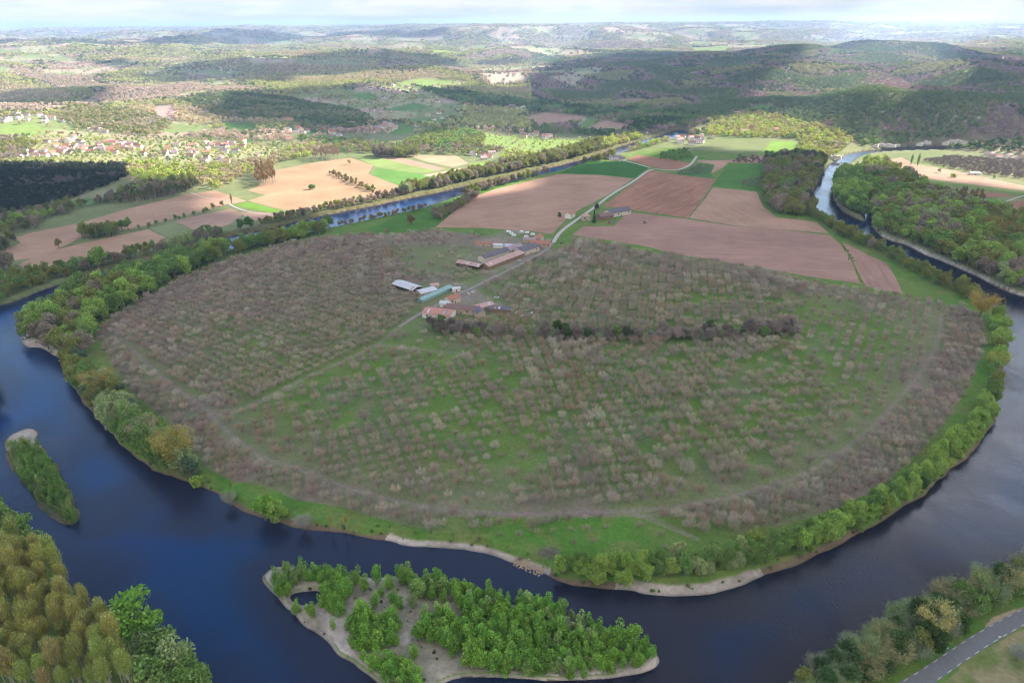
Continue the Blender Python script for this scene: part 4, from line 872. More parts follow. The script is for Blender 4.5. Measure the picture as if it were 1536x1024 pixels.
def rough():
    q = scatter(Upoly([(x_, y_) for x_, y_ in INNER]), 5.0, .5, .2, 1.); sd = water_sd(q[:, 0], q[:, 1]); k = (sd > .6) & (sd < 6) & (rng.random(len(q)) < .9); q = q[k]
    z = height(q[:, 0], q[:, 1]); mass('bank_scrub', 'bush', np.c_[q, z], rng.uniform(.25, .7, len(q)), mixt([(0.14,0.25,0.06), (0.24,0.24,0.10), (0.26,0.21,0.14)], [3, 2, 1], len(q)), 'low scrub along the water edge of the river bend', 'scrub')
    P = np.concatenate([Upoly(k) for k in ([(0,456),(75,427),(130,410)],)]) if False else None
rough()

# single trees that stand out
def one(kind, px, py, s, tint, label, hs=1.0, **kw):
    tint = tuple(min(.6, c*1.5) for c in tint)
    x, y = U(px, py); z = float(height(np.array([x]), np.array([y]))[0]); z = max(z, .3)
    s *= 1.35 if kind in ('leafy', 'oak') else 1
    return tree(kind, x, y, z, s, tint, label, s3=(s, s, s*hs), **kw)
one('oak', 152, 592, 1.25, (0.27,0.215,0.07), 'large golden brown tree on the upper left bank', .95)
one('leafy', 122, 574, .8, (0.20,0.20,0.06), 'olive gold tree left of the large golden brown tree')
one('leafy', 176, 622, .85, (0.19,0.28,0.10), 'pale mint green tree on the left bank below the golden one', .9)
one('leafy', 198, 640, .95, (0.18,0.28,0.07), 'bright green rounded tree in the left bank row')
one('oak', 218, 664, 1.05, (0.33,0.26,0.18), 'greyish tan half bare tree in the left bank row', .95)
one('oak', 268, 702, 1.45, (0.25,0.215,0.06), 'biggest golden tree, lowest in the left bank row', 1.15)
one('leafy', 238, 690, .8, (0.16,0.22,0.10), 'grey green tree left of the biggest golden tree', .9)
one('bush', 297, 722, 2.0, (0.22,0.30,0.06), 'small bright yellow green bush at the water below the golden tree', 1.5)
one('oak', 345, 752, .5, (0.20,0.21,0.15), 'small pale grey bush on the bank left of the big green tree')
one('leafy', 397, 772, .95, (0.15,0.27,0.045), 'big bright green twin crowned tree on the near bank', .85)
one('leafy', 416, 775, .85, (0.19,0.28,0.055), 'right half of the bright green clump on the near bank, lighter', .85)
one('oak', 455, 788, .55, (0.24,0.22,0.19), 'bare whitish tree on the near bank')
one('poplar', 497, 790, .42, (0.27,0.26,0.06), 'thin yellow green tree with pale trunk, left of the pair')
one('poplar', 520, 792, .48, (0.28,0.25,0.06), 'thin yellow tree with forked pale trunk, right of the pair')
one('oak', 1468, 478, 1.35, (0.29,0.21,0.05), 'broad golden tree on the right tip of the bend', 1.1)
one('oak', 1492, 556, .95, (0.24,0.25,0.055), 'olive gold tree leaning over the right hand water', .95)
one('leafy', 1440, 432, .8, (0.20,0.24,0.05), 'yellow green tree next to the broad golden tree')
one('leafy', 617, 338, .8, (0.17,0.14,0.07), 'lone brown round tree on the meadow below the upper channel')
one('lombardy', 348, 306, .9, (0.10,0.14,0.04), 'slender dark poplar at the end of the left hedge')
one('leafy', 376, 344, .95, (0.07,0.14,0.035), 'dark green tree on the far bank by the lane')
one('leafy', 362, 346, .8, (0.08,0.15,0.04), 'dark green tree left of its twin on the far bank')
one('leafy', 148, 402, 1.3, (0.16,0.25,0.05), 'big light green tree above the far left bank')
one('leafy', 138, 358, 1.3, (0.14,0.16,0.05), 'large dark olive tree in the middle of the left fields', .75)
one('leafy', 89, 372, .65, (0.20,0.18,0.07), 'small tawny tree at the left end of the field hedge')
one('bush', 468, 284, 3.2, (0.07,0.14,0.03), 'lone dark bush in the sunlit field')
one('leafy', 524, 247, .5, (0.28,0.22,0.14), 'lone small tree near the top of the sunlit field')
one('bush', 1431, 266, 2.6, (0.14,0.22,0.05), 'lone round bush in the right hand field')
one('lombardy', 1366, 248, 1.15, (0.07,0.12,0.04), 'dark slender poplar beside its twin, left one')
one('lombardy', 1376, 249, 1.25, (0.07,0.12,0.04), 'dark slender poplar beside its twin, right one')
one('conifer', 891, 334, 1.0, (0.035,0.07,0.03), 'dark conifer beside the farmhouse')
one('leafy', 895, 315, .5, (0.09,0.035,0.045), 'dark red leaved tree beside the lane at the farm')
one('leafy', 839, 327, .4, (0.06,0.12,0.03), 'green bush left of the white farmhouse')
one('conifer', 756, 372, .42, (0.04,0.06,0.03), 'small dark conifer by the dark roofed barn')
one('leafy', 212, 965, 1.45, (0.15,0.27,0.045), 'tall bright green tree beside the poplars at the water', 1.05)
one('oak', 1395, 952, .95, (0.32,0.28,0.10), 'yellowish oak in the middle of the roadside wood')
one('bush', 1431, 930, 2.0, (0.15,0.24,0.05), 'light green shrub by the lay-by')
# sunlit trees on the far bank opposite the copse
for a_, b_, s_ in ((1290,262,.95), (1298,256,1.0), (1312,250,.95), (1326,246,.8), (1284,270,.8)):
    one('leafy', a_, b_, s_, (0.26,0.32,0.07), 'tall sunlit yellow green tree on the far point of the right channel', 1.15).__setitem__('group', 'sunlit trees on the far point of the right channel')
# poplar rows on the plain
area('poplar', [(384,262),(412,254),(414,278),(384,281)], 6, .75, [(0.32,0.22,0.10)], [1], 'tall bronze poplar in the stand at the left end of the sunlit field', 'poplars at the left end of the sunlit field', 50)
area('poplar', [(470,236),(510,232),(512,240),(470,243)], 7, .72, [(0.36,0.27,0.17)], [1], 'tan bare poplar in the row above the sunlit field', 'poplars above the sunlit field', 40)
area('poplar', [(193,302),(290,280),(288,288),(200,309)], 7, .66, [(0.12,0.20,0.05), (0.25,0.19,0.10)], [2, 1], 'green poplar in the row above the long left field', 'poplars above the long left field', 60)
area('leafy', [(560,232),(625,228),(625,236),(565,238)], 8, .8, [(0.22,0.19,0.12), OLIVE, (0.26,0.30,0.07)], [3, 1, 1], 'tawny tree in the row above the striped fields', 'tree row above the striped fields', 40)
area('poplar', [(1380,292),(1470,300),(1474,312),(1384,303)], 7, .66, [(0.27,0.23,0.08)], [1], 'golden poplar in the row crossing the right hand wood', 'golden poplars across the right hand wood', 60)
area('oak', [(1480,345),(1530,335),(1545,365),(1490,365)], 9, 1.35, [(0.28,0.21,0.07)], [1], 'big bronze tree at the right end of the wood', 'bronze trees at the right end of the wood', 20)
area('walnut', [(1385,242),(1430,236),(1545,244),(1545,272),(1480,262),(1420,252)], 8, .8, [(0.26,0.21,0.19)], [1], 'bare tree in the grey orchard beyond the right channel', 'grey orchard beyond the right channel', 120, restname='bare_orchard', restlabel='rest of the grey orchard beyond the right channel')
area('walnut', [(1110,236),(1146,238),(1145,246),(1095,245)], 9, .7, [(0.2,0.16,0.14)], [1], 'bare tree in the row across the brown field on the neck', 'bare tree row on the neck', 30)
area('walnut', [(1016,262),(1046,248),(1064,250),(1062,262)], 10, .6, [(0.25,0.23,0.18)], [1], 'small bare tree in the little green orchard by the lane', 'little green orchard by the lane', 30)
area('walnut', [(1112,272),(1143,268),(1143,285),(1112,280)], 10, .7, [(0.25,0.23,0.18)], [1], 'small bare tree at the right of the green field', 'small bare trees in the green field', 20)

flush_groves({'bank_tree': 20, 'walnut_tree': 0, 'poplar_tree': 2, 'oak_tree': 9})

# ------------------------------------------------------------------ woods of the plain beyond the river, and of the hills
def far_woods():
    P = []; Tn = []; S = []
    # plain 1150..1700 m: woods drawn from the photograph, as masses
    WOODS = [([(0,250),(60,248),(188,250),(192,268),(150,285),(80,308),(0,322),(-120,335),(-120,255)], 7.2, [PINE, (0.05,0.065,0.035), (0.17,0.15,0.13)], [5, 4, 1.6], .85),
     ([(-60,206),(40,207),(60,220),(0,248),(-60,250)], 11, [OLIVE, GREYB], [1, 1], .9),
     ([(190,246),(260,250),(330,248),(400,240),(440,222),(470,214),(500,224),(460,238),(400,250),(330,284),(290,276),(200,292),(192,262)], 9.5, [(0.44,0.38,0.22), (0.50,0.41,0.27), (0.38,0.42,0.11), (0.42,0.48,0.11)], [3, 3, 3, 2], .9),
     ([(440,205),(560,214),(640,224),(700,216),(760,228),(720,236),(620,230),(500,230)], 10, [OLIVE, GREYB, MIDG], [3, 2, 2], .9),
     ([(640,200),(700,196),(728,205),(724,216),(650,222),(600,222)], 10, [OLIVE, (0.26,0.30,0.07), MIDG], [3, 3, 2], 1.1),
     ([(760,228),(820,236),(900,212),(960,200),(960,210),(905,226),(860,238),(790,252),(750,246)], 10, [(0.42,0.42,0.14), (0.46,0.50,0.11), OLIVE], [3, 3, 2], .85),
     ([(905,222),(960,205),(1000,208),(1000,215),(950,228),(925,231)], 9, [(0.42,0.48,0.11), (0.44,0.35,0.22), BRIGHT], [3, 2, 1], .85),
     ([(990,232),(1030,226),(1040,238),(1015,243),(990,240)], 8, [MIDG, (0.13,0.22,0.06)], [1, 1], .6),
     ([(1062,180),(1120,172),(1180,180),(1260,200),(1280,212),(1262,230),(1236,243),(1190,236),(1200,215),(1190,208),(1130,208),(1060,205)], 9.5, [(0.44,0.42,0.16), (0.42,0.48,0.11), (0.44,0.38,0.26), OLIVE], [3, 3, 2, 2], .95),
     ([(830,200),(900,205),(960,200),(1000,190),(1040,186),(1056,176),(960,160),(860,160),(700,140),(620,130),(700,160),(760,165),(900,178),(952,186),(935,200),(870,200)], 10.5, [DARKG, (0.13,0.21,0.07), MIDG, GREYB], [2, 4, 3, 1.5], 1.05),
     ([(1290,222),(1330,214),(1400,222),(1536,232),(1600,240),(1600,226),(1500,214),(1380,212),(1290,214)], 9, [MIDG, (0.08,0.13,0.04), GREYB], [3, 3, 1], .8),
     ([(270,150),(350,140),(440,150),(520,165),(560,180),(540,196),(470,200),(430,180),(330,180)], 10, [(0.13,0.18,0.06), (0.20,0.26,0.09), GREYB, (0.28,0.30,0.10)], [3, 3, 2, 2], 1.1),
     ([(100,160),(190,165),(260,185),(240,205),(120,196),(90,180)], 10, [(0.40,0.37,0.20), OLIVE, (0.45,0.38,0.26)], [3, 3, 3], 1.0),
     ([(-20,204),(120,204),(330,210),(440,218),(430,238),(200,248),(-20,240)], 13.5, [(0.42,0.44,0.13), (0.50,0.41,0.27), MIDG, (0.30,0.33,0.11)], [3, 3, 1.5, 3], .62),
     ([(690,195),(900,212),(880,226),(800,234),(700,218)], 20, [(0.42,0.48,0.11), (0.50,0.41,0.27)], [3, 3], .6), ([(1295,238),(1540,262),(1540,285),(1330,250)], 60, [MIDG], [1], .5)]
    for pts, sp, cols, w, sz in WOODS:
        q = scatter(hpoly(pts), sp, .42, rng.uniform(0, 1), .96); r = np.hypot(q[:, 0], q[:, 1]); q = q[(r > 900) & (r < 3200)]
        nr_ = np.hypot(q[:, 0], q[:, 1]) < 1850; sd = np.full(len(q), 99.); sd[nr_] = water_sd(q[nr_, 0], q[nr_, 1]); q = q[sd > 3]
        P.append(q); Tn.append(mixt(cols, w, len(q), .16, q, 60)); S.append(sz*rng.uniform(.75, 1.2, len(q)))
    woods1 = [hpoly(w[0]) for w in WOODS]
    # hill country: spacing grows with distance
    r0 = 1385.
    while r0 < 16000:
        sp = max(10.0, r0*.0042); r1 = r0*1.05; na_ = int(1.66*r0/sp); nr_ = max(1, int((r1-r0)/sp))
        aa, rr = np.meshgrid(np.linspace(-.83, .83, na_), np.linspace(r0, r1, nr_, endpoint=False)); aa = aa.ravel()+rng.uniform(-.5, .5, aa.size)*sp/r0; rr = rr.ravel()+rng.uniform(-.5, .5, rr.size)*sp
        x = rr*np.sin(aa); y = rr*np.cos(aa); k = forest_mask(x, y, rr) > rng.uniform(.25, .75, len(x)); k |= rng.random(len(x)) < .10
        k &= np.abs(aa) < .8; k &= (rr > 1520) | (height0(x, y) > 5); x, y, rr = x[k], y[k], rr[k]
        keep = np.ones(len(x), bool)
        if r0 < 9000:
            for p, cc in PATCHW: keep &= ~pip(x, y, p)
            for p in woods1: keep &= ~pip(x, y, p)
        if r0 < 1900: keep &= water_sd(x, y) > 4
        for fx in FLATF: keep &= ~pip(x, y, fx)
        x, y, rr = x[keep], y[keep], rr[keep]; q = np.stack([x, y], 1); az_ = np.arctan2(x, y)
        hill = (az_ > .03) & (rr < 5500)
        Ta = mixt([(0.56,0.48,0.29), (0.42,0.42,0.17), (0.50,0.50,0.20), (0.20,0.24,0.10), (0.55,0.44,0.34)], [3, 3, 3, 1.6, 3], len(q), .14, q, 300, .95)
        Tb = mixt([(0.18,0.24,0.10), (0.24,0.29,0.11), (0.40,0.29,0.27), (0.13,0.17,0.08), (0.38,0.37,0.17)], [4, 2.6, 3.6, 2.2, 1.4], len(q), .14, q, 200, 1.0)
        P.append(q); Tn.append(np.where(hill[:, None], Tb, Ta)); S.append(np.clip(sp/10*.95, .95, 9)*rng.uniform(.7, 1.25, len(q)))
        r0 = r1
    P = np.concatenate(P); Tn = np.concatenate(Tn); S = np.concatenate(S); z = height0(P[:, 0], P[:, 1]); print('woods', len(P))
    v = Tn[:, 0] > Tn[:, 1]*.98; v &= rng.random(len(v)) < .8
    S3 = np.stack([S*1.05, S*1.05, np.minimum(S, 1.0+.25*(S-1))*rng.uniform(.85, 1.2, len(S))], 1)
    mass('broadleaf_woods', 'distant', np.c_[P, z][~v], S3[~v], Tn[~v], 'green spring woods covering the valley floor and the far hills', 'woods')
    mass('bare_woods', 'distantbare', np.c_[P, z][v], S3[v], Tn[v], 'still leafless brown woods scattered over the far hills', 'woods')
FLATF = [Upoly(p) for p, *_ in FIELDS]
far_woods()

# ------------------------------------------------------------------ buildings
RED = simple('roof_tiles_red', (0.36, 0.17, 0.12), .85, .25, .8); PINK = simple('roof_tiles_pink', (0.46, 0.30, 0.27), .85, .22, .6); DGREY = simple('roof_slate_grey', (0.13, 0.12, 0.14), .7, .25, .6)
LGREY = simple('roof_sheet_grey', (0.50, 0.50, 0.53), .5, .2, .5); RUST = simple('roof_sheet_rust', (0.45, 0.22, 0.17), .8, .35, .4); TEAL = simple('greenhouse_film_teal', (0.24, 0.36, 0.34), .4, .3, .4)
BRN = simple('roof_tiles_brown', (0.20, 0.13, 0.12), .85, .25, .7); PURP = simple('roof_tiles_mauve', (0.33, 0.24, 0.26), .85, .2, .7)
CREAM = simple('wall_cream', (0.58, 0.51, 0.40), .9, .12, .5); WHITE = simple('wall_white', (0.72, 0.68, 0.62), .9, .08, .5); STONE = simple('wall_stone', (0.46, 0.36, 0.27), .9, .2, 1.0); WOOD = simple('wall_wood', (0.24, 0.16, 0.10), .9, .25, 1.0)
GLASS = simple('window_glass', (0.03, 0.035, 0.04), .15, .2, 1., .5); SHUT = simple('shutter_wood', (0.22, 0.13, 0.09), .8, .2, 2.)
def gable(L, Wd, h, rh, ov=.5, th=.18, hip=False):
    """walls with gable ends, and the roof as thick slopes, ridge along X"""
    wb = []; a, c = L/2, Wd/2
    V = [(-a, -c, -.5), (a, -c, -.5), (a, c, -.5), (-a, c, -.5), (-a, -c, h), (a, -c, h), (a, c, h), (-a, c, h), (-a, 0, h+rh), (a, 0, h+rh)]
    F = [(0, 1, 5, 4), (2, 3, 7, 6), (1, 2, 6, 9, 5), (3, 0, 4, 8, 7), (4, 5, 9, 8), (7, 8, 9, 6)]
    if hip: V[8] = (-a*.35, 0, h+rh); V[9] = (a*.35, 0, h+rh)
    e = ov; s_ = rh/c; zo = h-s_*e; ra = (a*.35 if hip else a+e)
    RV = []
    for dz in (.03, .03+th): RV += [(-a-e, -c-e, zo+dz), (a+e, -c-e, zo+dz), (a+e, c+e, zo+dz), (-a-e, c+e, zo+dz), (-ra, 0, h+rh+dz), (ra, 0, h+rh+dz)]
    RF = [(6, 7, 11, 10), (8, 9, 10, 11), (0, 4, 5, 1), (2, 5, 4, 3), (0, 1, 7, 6), (2, 3, 9, 8), (1, 5, 11, 7), (5, 2, 8, 11), (3, 4, 10, 9), (4, 0, 6, 10)]
    if hip: RF += [(6, 10, 9), (7, 8, 11), (0, 3, 4), (1, 5, 2)]; RF = [f for f in RF if f not in ((1, 5, 11, 7), (5, 2, 8, 11), (3, 4, 10, 9), (4, 0, 6, 10))]+[(1, 2, 8, 7), (3, 0, 6, 9)]
    return V, F, RV, RF
def building(px, py, L, Wd, h, rh, deg, roof, wall, name, label, cat, win=0, door=True, chim=0, hip=False, group=None, open_=False, panels=0, z=None, ov=.5):
    x, y = U(px, py); e = bpy.data.objects.new(name, None); C.objects.link(e); e.location = (float(x), float(y), PLAIN if z is None else z); e.rotation_euler = (0, 0, R(deg)); tag(e, label, cat, group)
    V, F, RV, RF = gable(L, Wd, h, rh, hip=hip, ov=ov)
    if open_:   # open shed on posts with a back wall
        b = B(); b.box(-L/2, L/2, Wd/2-.15, Wd/2, -.3, h-.1, wall); b.box(-L/2, -L/2+.15, -Wd/2, Wd/2-.15, -.3, h-.1, wall); link('wall', b.mesh('wall'), e)
        n = max(3, int(L/5))
        for k in range(1, n+1):
            b = B(); X = -L/2+L*k/n; b.box(X-.3, X-.08, -Wd/2, -Wd/2+.22, -.3, h-.1, WOOD); link('post', b.mesh('post'), e)
    else:
        b = B(); b.add(V, F, wall); link('wall', b.mesh('wall'), e)
    b = B(); b.add(RV, RF, roof); ro = link('roof', b.mesh('roof'), e)
    for k in range(panels):   # translucent / patched sheets
        b = B(); X = rng.uniform(-L/2+1, L/2-2.5); sg = -1; s_ = rh/(Wd/2); y0, y1 = -Wd/2*.9, -Wd/2*.15
        zf = lambda yy: h+rh+s_*yy+.03+.18+.03
        b.add([(X, y0, zf(y0)), (X+1.8, y0, zf(y0)), (X+1.8, y1, zf(y1)), (X, y1, zf(y1))], [(0, 1, 2, 3)], LGREY if k % 2 else RUST); link('roof_sheet', b.mesh('roof_sheet'), ro)
    for k in range(chim):
        b = B(); X = (-1)**k*L*.33; b.box(X-.35, X+.35, .4, 1.1, h+rh*.4, h+rh+.9, STONE); link('chimney', b.mesh('chimney'), ro)
    for sd in (-1, 1):
        for k in range(win):
            X = -L/2+L*(k+.5)/win; b = B(); y0 = sd*(Wd/2+.03)
            if door and k == win//2 and sd < 0: continue
            b.box(X-.45, X+.45, min(y0, y0-sd*.1), max(y0, y0-sd*.1), h*.42, h*.80, GLASS); w_ = link('window', b.mesh('window'), e)
            b = B()
            for q in (-.75, .5): b.box(X+q, X+q+.25, min(y0, y0+sd*.05), max(y0, y0+sd*.05), h*.42, h*.80, SHUT)
            link('shutter', b.mesh('shutter'), w_)
    if door:
        b = B(); b.box(-.6, .6, -Wd/2-.05, -Wd/2+.05, 0, 2.1, SHUT); link('door', b.mesh('door'), e)
    return e
FH = 'farm_building'
building(741, 387, 36, 10, 5.0, 2.4, 46, DGREY, CREAM, 'barn', 'long barn with dark grey roof and cream wall in the upper farm', 'barn', 0)
building(755, 393, 55, 10.5, 3.8, 2.0, 50, PINK, WOOD, 'shed', 'longest shed with pink tiled roof in the upper farm', 'shed', 0, panels=3)
building(705, 400, 27, 9, 3.4, 1.6, -32, PINK, STONE, 'shed', 'pinkish grey shed standing at the left end of the upper farm', 'shed', 0, open_=True, panels=4, door=False)
building(726, 368, 17, 6, 2.8, 1.4, -8, RED, STONE, 'shed', 'small red roofed shed at the top left of the upper farm', 'shed', 0)
building(757, 371, 24, 7, 2.8, 1.0, -12, LGREY, WHITE, 'greenhouse', 'pale low greenhouse behind the dark barn', 'greenhouse', 0)
building(745, 369, 5, 4, 3.2, 1.2, 10, RED, CREAM, 'hut', 'little orange roofed hut left of the pale greenhouse', 'hut', 0)
building(770, 377, 20, 12, 4.6, 2.2, 45, PURP, CREAM, 'farm_building', 'mauve roofed building between barn and grey roofed hall', 'farm building', 3)
building(789, 378, 26, 14, 4.6, 2.8, 45, DGREY, CREAM, 'barn', 'broad grey roofed barn with cream gable in the upper farm', 'barn', 3)
building(811, 369, 22, 8, 4.0, 2.2, -14, RED, STONE, 'farmhouse', 'red roofed farmhouse at the right end of the upper farm', 'farmhouse', 5, chim=2)
building(807, 361, 10, 8, 4.4, 2.4, 55, RED, CREAM, 'farmhouse', 'gabled cream wing behind the red roofed farmhouse', 'farmhouse', 2, chim=1)
building(795, 363, 14, 7, 3.4, 1.6, -14, PURP, STONE, 'shed', 'mauve roofed shed left of the red farmhouse', 'shed', 0)
building(855, 326, 14, 8, 5.0, 2.4, 62, RED, WHITE, 'farmhouse', 'white farmhouse with red roof by the lane', 'farmhouse', 3, chim=2)
building(878, 330, 9, 8, 5.6, 2.6, 10, PINK, STONE, 'outbuilding', 'square stone outbuilding with pink hipped roof by the lane', 'outbuilding', 2, hip=True)
building(907, 328, 18, 11, 4.4, 2.6, 25, BRN, WOOD, 'farmhouse', 'brown roofed house joined to the long grey roof', 'farmhouse', 3, chim=1)
building(926, 322, 32, 15, 5.0, 3.4, 30, DGREY, CREAM, 'barn', 'long grey roofed barn right of the conifer', 'barn', 4)
building(611, 434, 27, 12, 4.0, 1.7, -40, LGREY, WOOD, 'shed', 'light grey sheet roofed shed, leftmost of the lower farm', 'shed', 0, panels=2, open_=True, door=False)
building(640, 441, 16, 10, 3.8, 1.4, 35, LGREY, STONE, 'shed', 'pale square shed beside the teal greenhouse', 'shed', 0)
building(653, 443, 40, 6.5, 2.6, 1.2, 54, TEAL, TEAL, 'greenhouse', 'long teal greenhouse tunnel in the lower farm', 'greenhouse', 0, door=False)
building(652, 431, 7, 5, 2.8, 1.2, 20, PINK, CREAM, 'hut', 'small cream hut above the teal greenhouse', 'hut', 0)
building(684, 436, 7, 5, 2.8, 1.0, 15, LGREY, WHITE, 'hut', 'small white hut by the farm track', 'hut', 0)
building(679, 453, 11, 8, 4.2, 2.4, 40, RED, CREAM, 'farmhouse', 'cream house with red roof in the lower farm', 'farmhouse', 2, chim=1)
building(659, 474, 24, 14, 4.0, 2.0, -18, RUST, WHITE, 'barn', 'rust and white sheet roofed barn, nearest of the lower farm', 'barn', 3, panels=6)
building(668, 459, 8, 6, 3.4, 1.4, -15, LGREY, WHITE, 'shed', 'small pale shed behind the rust roofed barn', 'shed', 0)
building(694, 468, 27, 9, 4.4, 2.2, -15, BRN, STONE, 'farmhouse', 'long brown roofed farmhouse in the lower farm', 'farmhouse', 5, chim=1)
building(717, 472, 12, 8, 4.2, 2.0, -60, DGREY, STONE, 'outbuilding', 'dark grey roofed outbuilding at the end of the brown farmhouse', 'outbuilding', 0)
building(724, 463, 18, 8, 3.2, 1.4, 35, PINK, STONE, 'shed', 'pink and white patched shed right of the brown farmhouse', 'shed', 0, panels=4)
building(750, 467, 17, 7, 3.2, 1.3, -10, DGREY, WOOD, 'shed', 'grey shed furthest right in the lower farm', 'shed', 0, panels=2)
# hamlet at the neck
building(905, 236, 16, 9, 5, 2.6, -20, RED, CREAM, 'house', 'cream house with red roof, left of the small hamlet by the lane', 'house', 3, chim=1)
building(915, 234, 13, 9, 5.4, 3.0, 15, BRN, STONE, 'house', 'brown roofed stone house in the middle of the hamlet', 'house', 3, chim=1)
building(923, 239, 22, 10, 4.6, 2.6, -14, DGREY, WHITE, 'barn', 'grey roofed white barn at the front of the hamlet', 'barn', 4)
building(933, 241, 11, 8, 4.2, 2.2, -14, BRN, WHITE, 'house', 'small house at the right end of the hamlet', 'house', 2)
building(272, 256, 12, 9, 5, 2.6, 10, BRN, WHITE, 'house', 'white house alone in the sunlit trees at the left', 'house', 2)
building(1462, 262, 14, 7, 3, 1.2, -15, LGREY, WHITE, 'shed', 'white sheds in the field at the right edge', 'shed', 0)

def far_house(x, y, z, L, Wd, h, rh, rz, roof, wall, cache={}):
    key = (round(L), round(Wd), round(h), roof.name, wall.name)
    if key not in cache:
        b = B(); V, F, RV, RF = gable(round(L), round(Wd), round(h), rh); b.add(V, F, wall); b.add(RV, RF, roof); 
        for sd in (-1, 1):
            for k in (-.3, .02, .3): b.box(round(L)*k-.5, round(L)*k+.5, sd*round(Wd)/2-.04, sd*round(Wd)/2+.04, h*.4, h*.75, GLASS)
        cache[key] = b.mesh('village_house')
    o = link('village_house', cache[key], None, (x, y, z), rz); return o
def village(pts, n, label, group, poly=None, size=1.0, light=.8):
    p = hit(*np.array(pts, float).T); cen = p[:, :2]
    q = []
    if len(cen) == 1: q = cen+rng.normal(size=(n, 2))*np.array([40, 60])
    else:
        t_ = rng.random(n)*(len(cen)-1); i = t_.astype(int); f_ = (t_-i)[:, None]; q = cen[i]*(1-f_)+cen[i+1]*f_
        d = np.linalg.norm(cen[1:]-cen[:-1], axis=1).mean(); q = q+rng.normal(size=(n, 2))*np.array([.22, .34])*max(60, min(d, 280))
    out = []
    for a in q:
        if a[0]**2+a[1]**2 < 1900**2 and float(water_sd(np.array([a[0]]), np.array([a[1]]))[0]) < 12: continue
        if any(pip(np.array([a[0]]), np.array([a[1]]), f_)[0] for f_ in FLATF): continue
        if all(np.hypot(*(a-b_)) > 13*size for b_ in out): out.append(a)
    pxo = proj(*np.array(out).T, np.full(len(out), 5.))[0] if out else []; dso = [np.hypot(*a) for a in out]
    for a, pxa, dsa in zip(out, pxo, dso):
        L, Wd = size*rng.uniform(9, 15), size*rng.uniform(7, 9); h = size*rng.uniform(3.5, 6)
        z = float(height0(np.array([a[0]]), np.array([a[1]]))[0])
        roof = [PINK, RED, BRN, PURP, RED][int(rng.integers(0, 5))]; wall = [WHITE, CREAM, WHITE][int(rng.integers(0, 3))]
        rn = {RED: 'red roofed', PINK: 'pink roofed', BRN: 'brown roofed', PURP: 'mauve roofed'}[roof]; wn = 'white' if wall is WHITE else 'cream'
        words = label.replace(' with tiled roof', '').split(); place = ''
        if len(out) > 3:
            q3 = int(np.searchsorted(np.quantile(pxo, (.25, .5, .75)), pxa)); place = ', '+('far left part', 'left of centre', 'right of centre', 'far right part')[q3]
            place += ' behind' if dsa > np.median(dso) else ' in front'
        full = ' '.join([rn, wn]+[w_ for w_ in words if w_ not in ('pale', 'white', 'cream')])+place
        if len(full.split()) > 16: full = ' '.join([rn]+[w_ for w_ in words if w_ not in ('pale', 'white', 'cream')])+place
        if len(full.split()) > 16: full = ' '.join([rn, wn]+words)
        rz_ = rng.uniform(-.6, .6)+(1.57 if rng.random() < .3 else 0)
        tag(far_house(a[0], a[1], z, L, Wd, h, size*2.6, rz_, roof, wall), full, 'house', group)
    return len(out)
nh = 0
nh += village([(30,240),(90,228),(150,222),(205,225)], 120, 'pale house with tiled roof in the sunlit village at the left', 'houses of the sunlit village at the left')
nh += village([(90,218),(130,204),(150,196)], 14, 'house on the slope above the sunlit village', 'houses on the slope above the sunlit village')
nh += village([(220,236),(300,224),(370,218)], 40, 'house among gardens right of the sunlit village', 'houses among gardens right of the sunlit village')
nh += village([(0,182),(40,178),(90,182)], 22, 'house of the hamlet at the far left edge', 'houses of the hamlet at the left edge')
nh += village([(205,150),(222,160),(232,172),(265,180)], 26, 'house along the road in the side valley', 'houses along the road in the side valley')
nh += village([(470,200),(540,196),(600,190)], 60, 'small house of the shaded village by the wood', 'houses of the shaded village')
nh += village([(400,206),(430,202)], 8, 'house left of the shaded village', 'houses left of the shaded village')
nh += village([(695,160),(720,160),(730,163)], 22, 'house of the hamlet near the brown field', 'houses of the hamlet near the brown field')
nh += village([(740,166),(780,166),(820,164)], 12, 'long pale building of the works in the valley', 'works buildings in the valley', size=1.5)
nh += village([(700,234),(730,236),(760,246),(780,240)], 18, 'white house between the trees beyond the upper channel', 'houses beyond the upper channel')
nh += village([(790,203),(810,206),(830,208)], 12, 'small house on the near side of the valley field', 'houses below the valley field')
nh += village([(1004,211),(1030,208),(1050,205),(1046,222)], 24, 'old house of the village on the neck above the river', 'houses of the village on the neck')
nh += village([(1100,172),(1108,180)], 4, 'house on the sunlit ridge of the neck', 'houses on the ridge of the neck', size=1.2)
nh += village([(1120,200),(1136,196)], 4, 'cream farm on the sunlit slope right of the village', 'farm on the sunlit slope', size=1.2)
nh += village([(720,125),(750,120),(780,112),(760,106)], 26, 'sunlit house of the distant village in the valley', 'houses of the distant sunlit village')
nh += village([(330,105),(360,104),(380,108)], 18, 'house of the distant village in the cloud shadow', 'houses of the distant shaded village')
nh += village([(560,130),(600,140),(650,130)], 12, 'scattered house in the middle valley', 'scattered houses of the middle valley')
nh += village([(1490,235),(1530,240)], 12, 'house below the cliffs at the right edge', 'houses below the cliffs', size=.8)
nh += village([(480,150),(620,150),(700,175),(620,178),(540,160)], 22, 'lone house among the fields of the middle valley', 'lone houses of the middle valley')
nh += village([(60,150),(180,140),(300,165),(400,175)], 22, 'house on the wooded slopes beyond the sunlit village', 'houses on the slopes beyond the village')
nh += village([(420,215),(330,235),(360,242)], 12, 'house near the channel meadows at the left', 'houses near the channel meadows')
print('houses', nh)
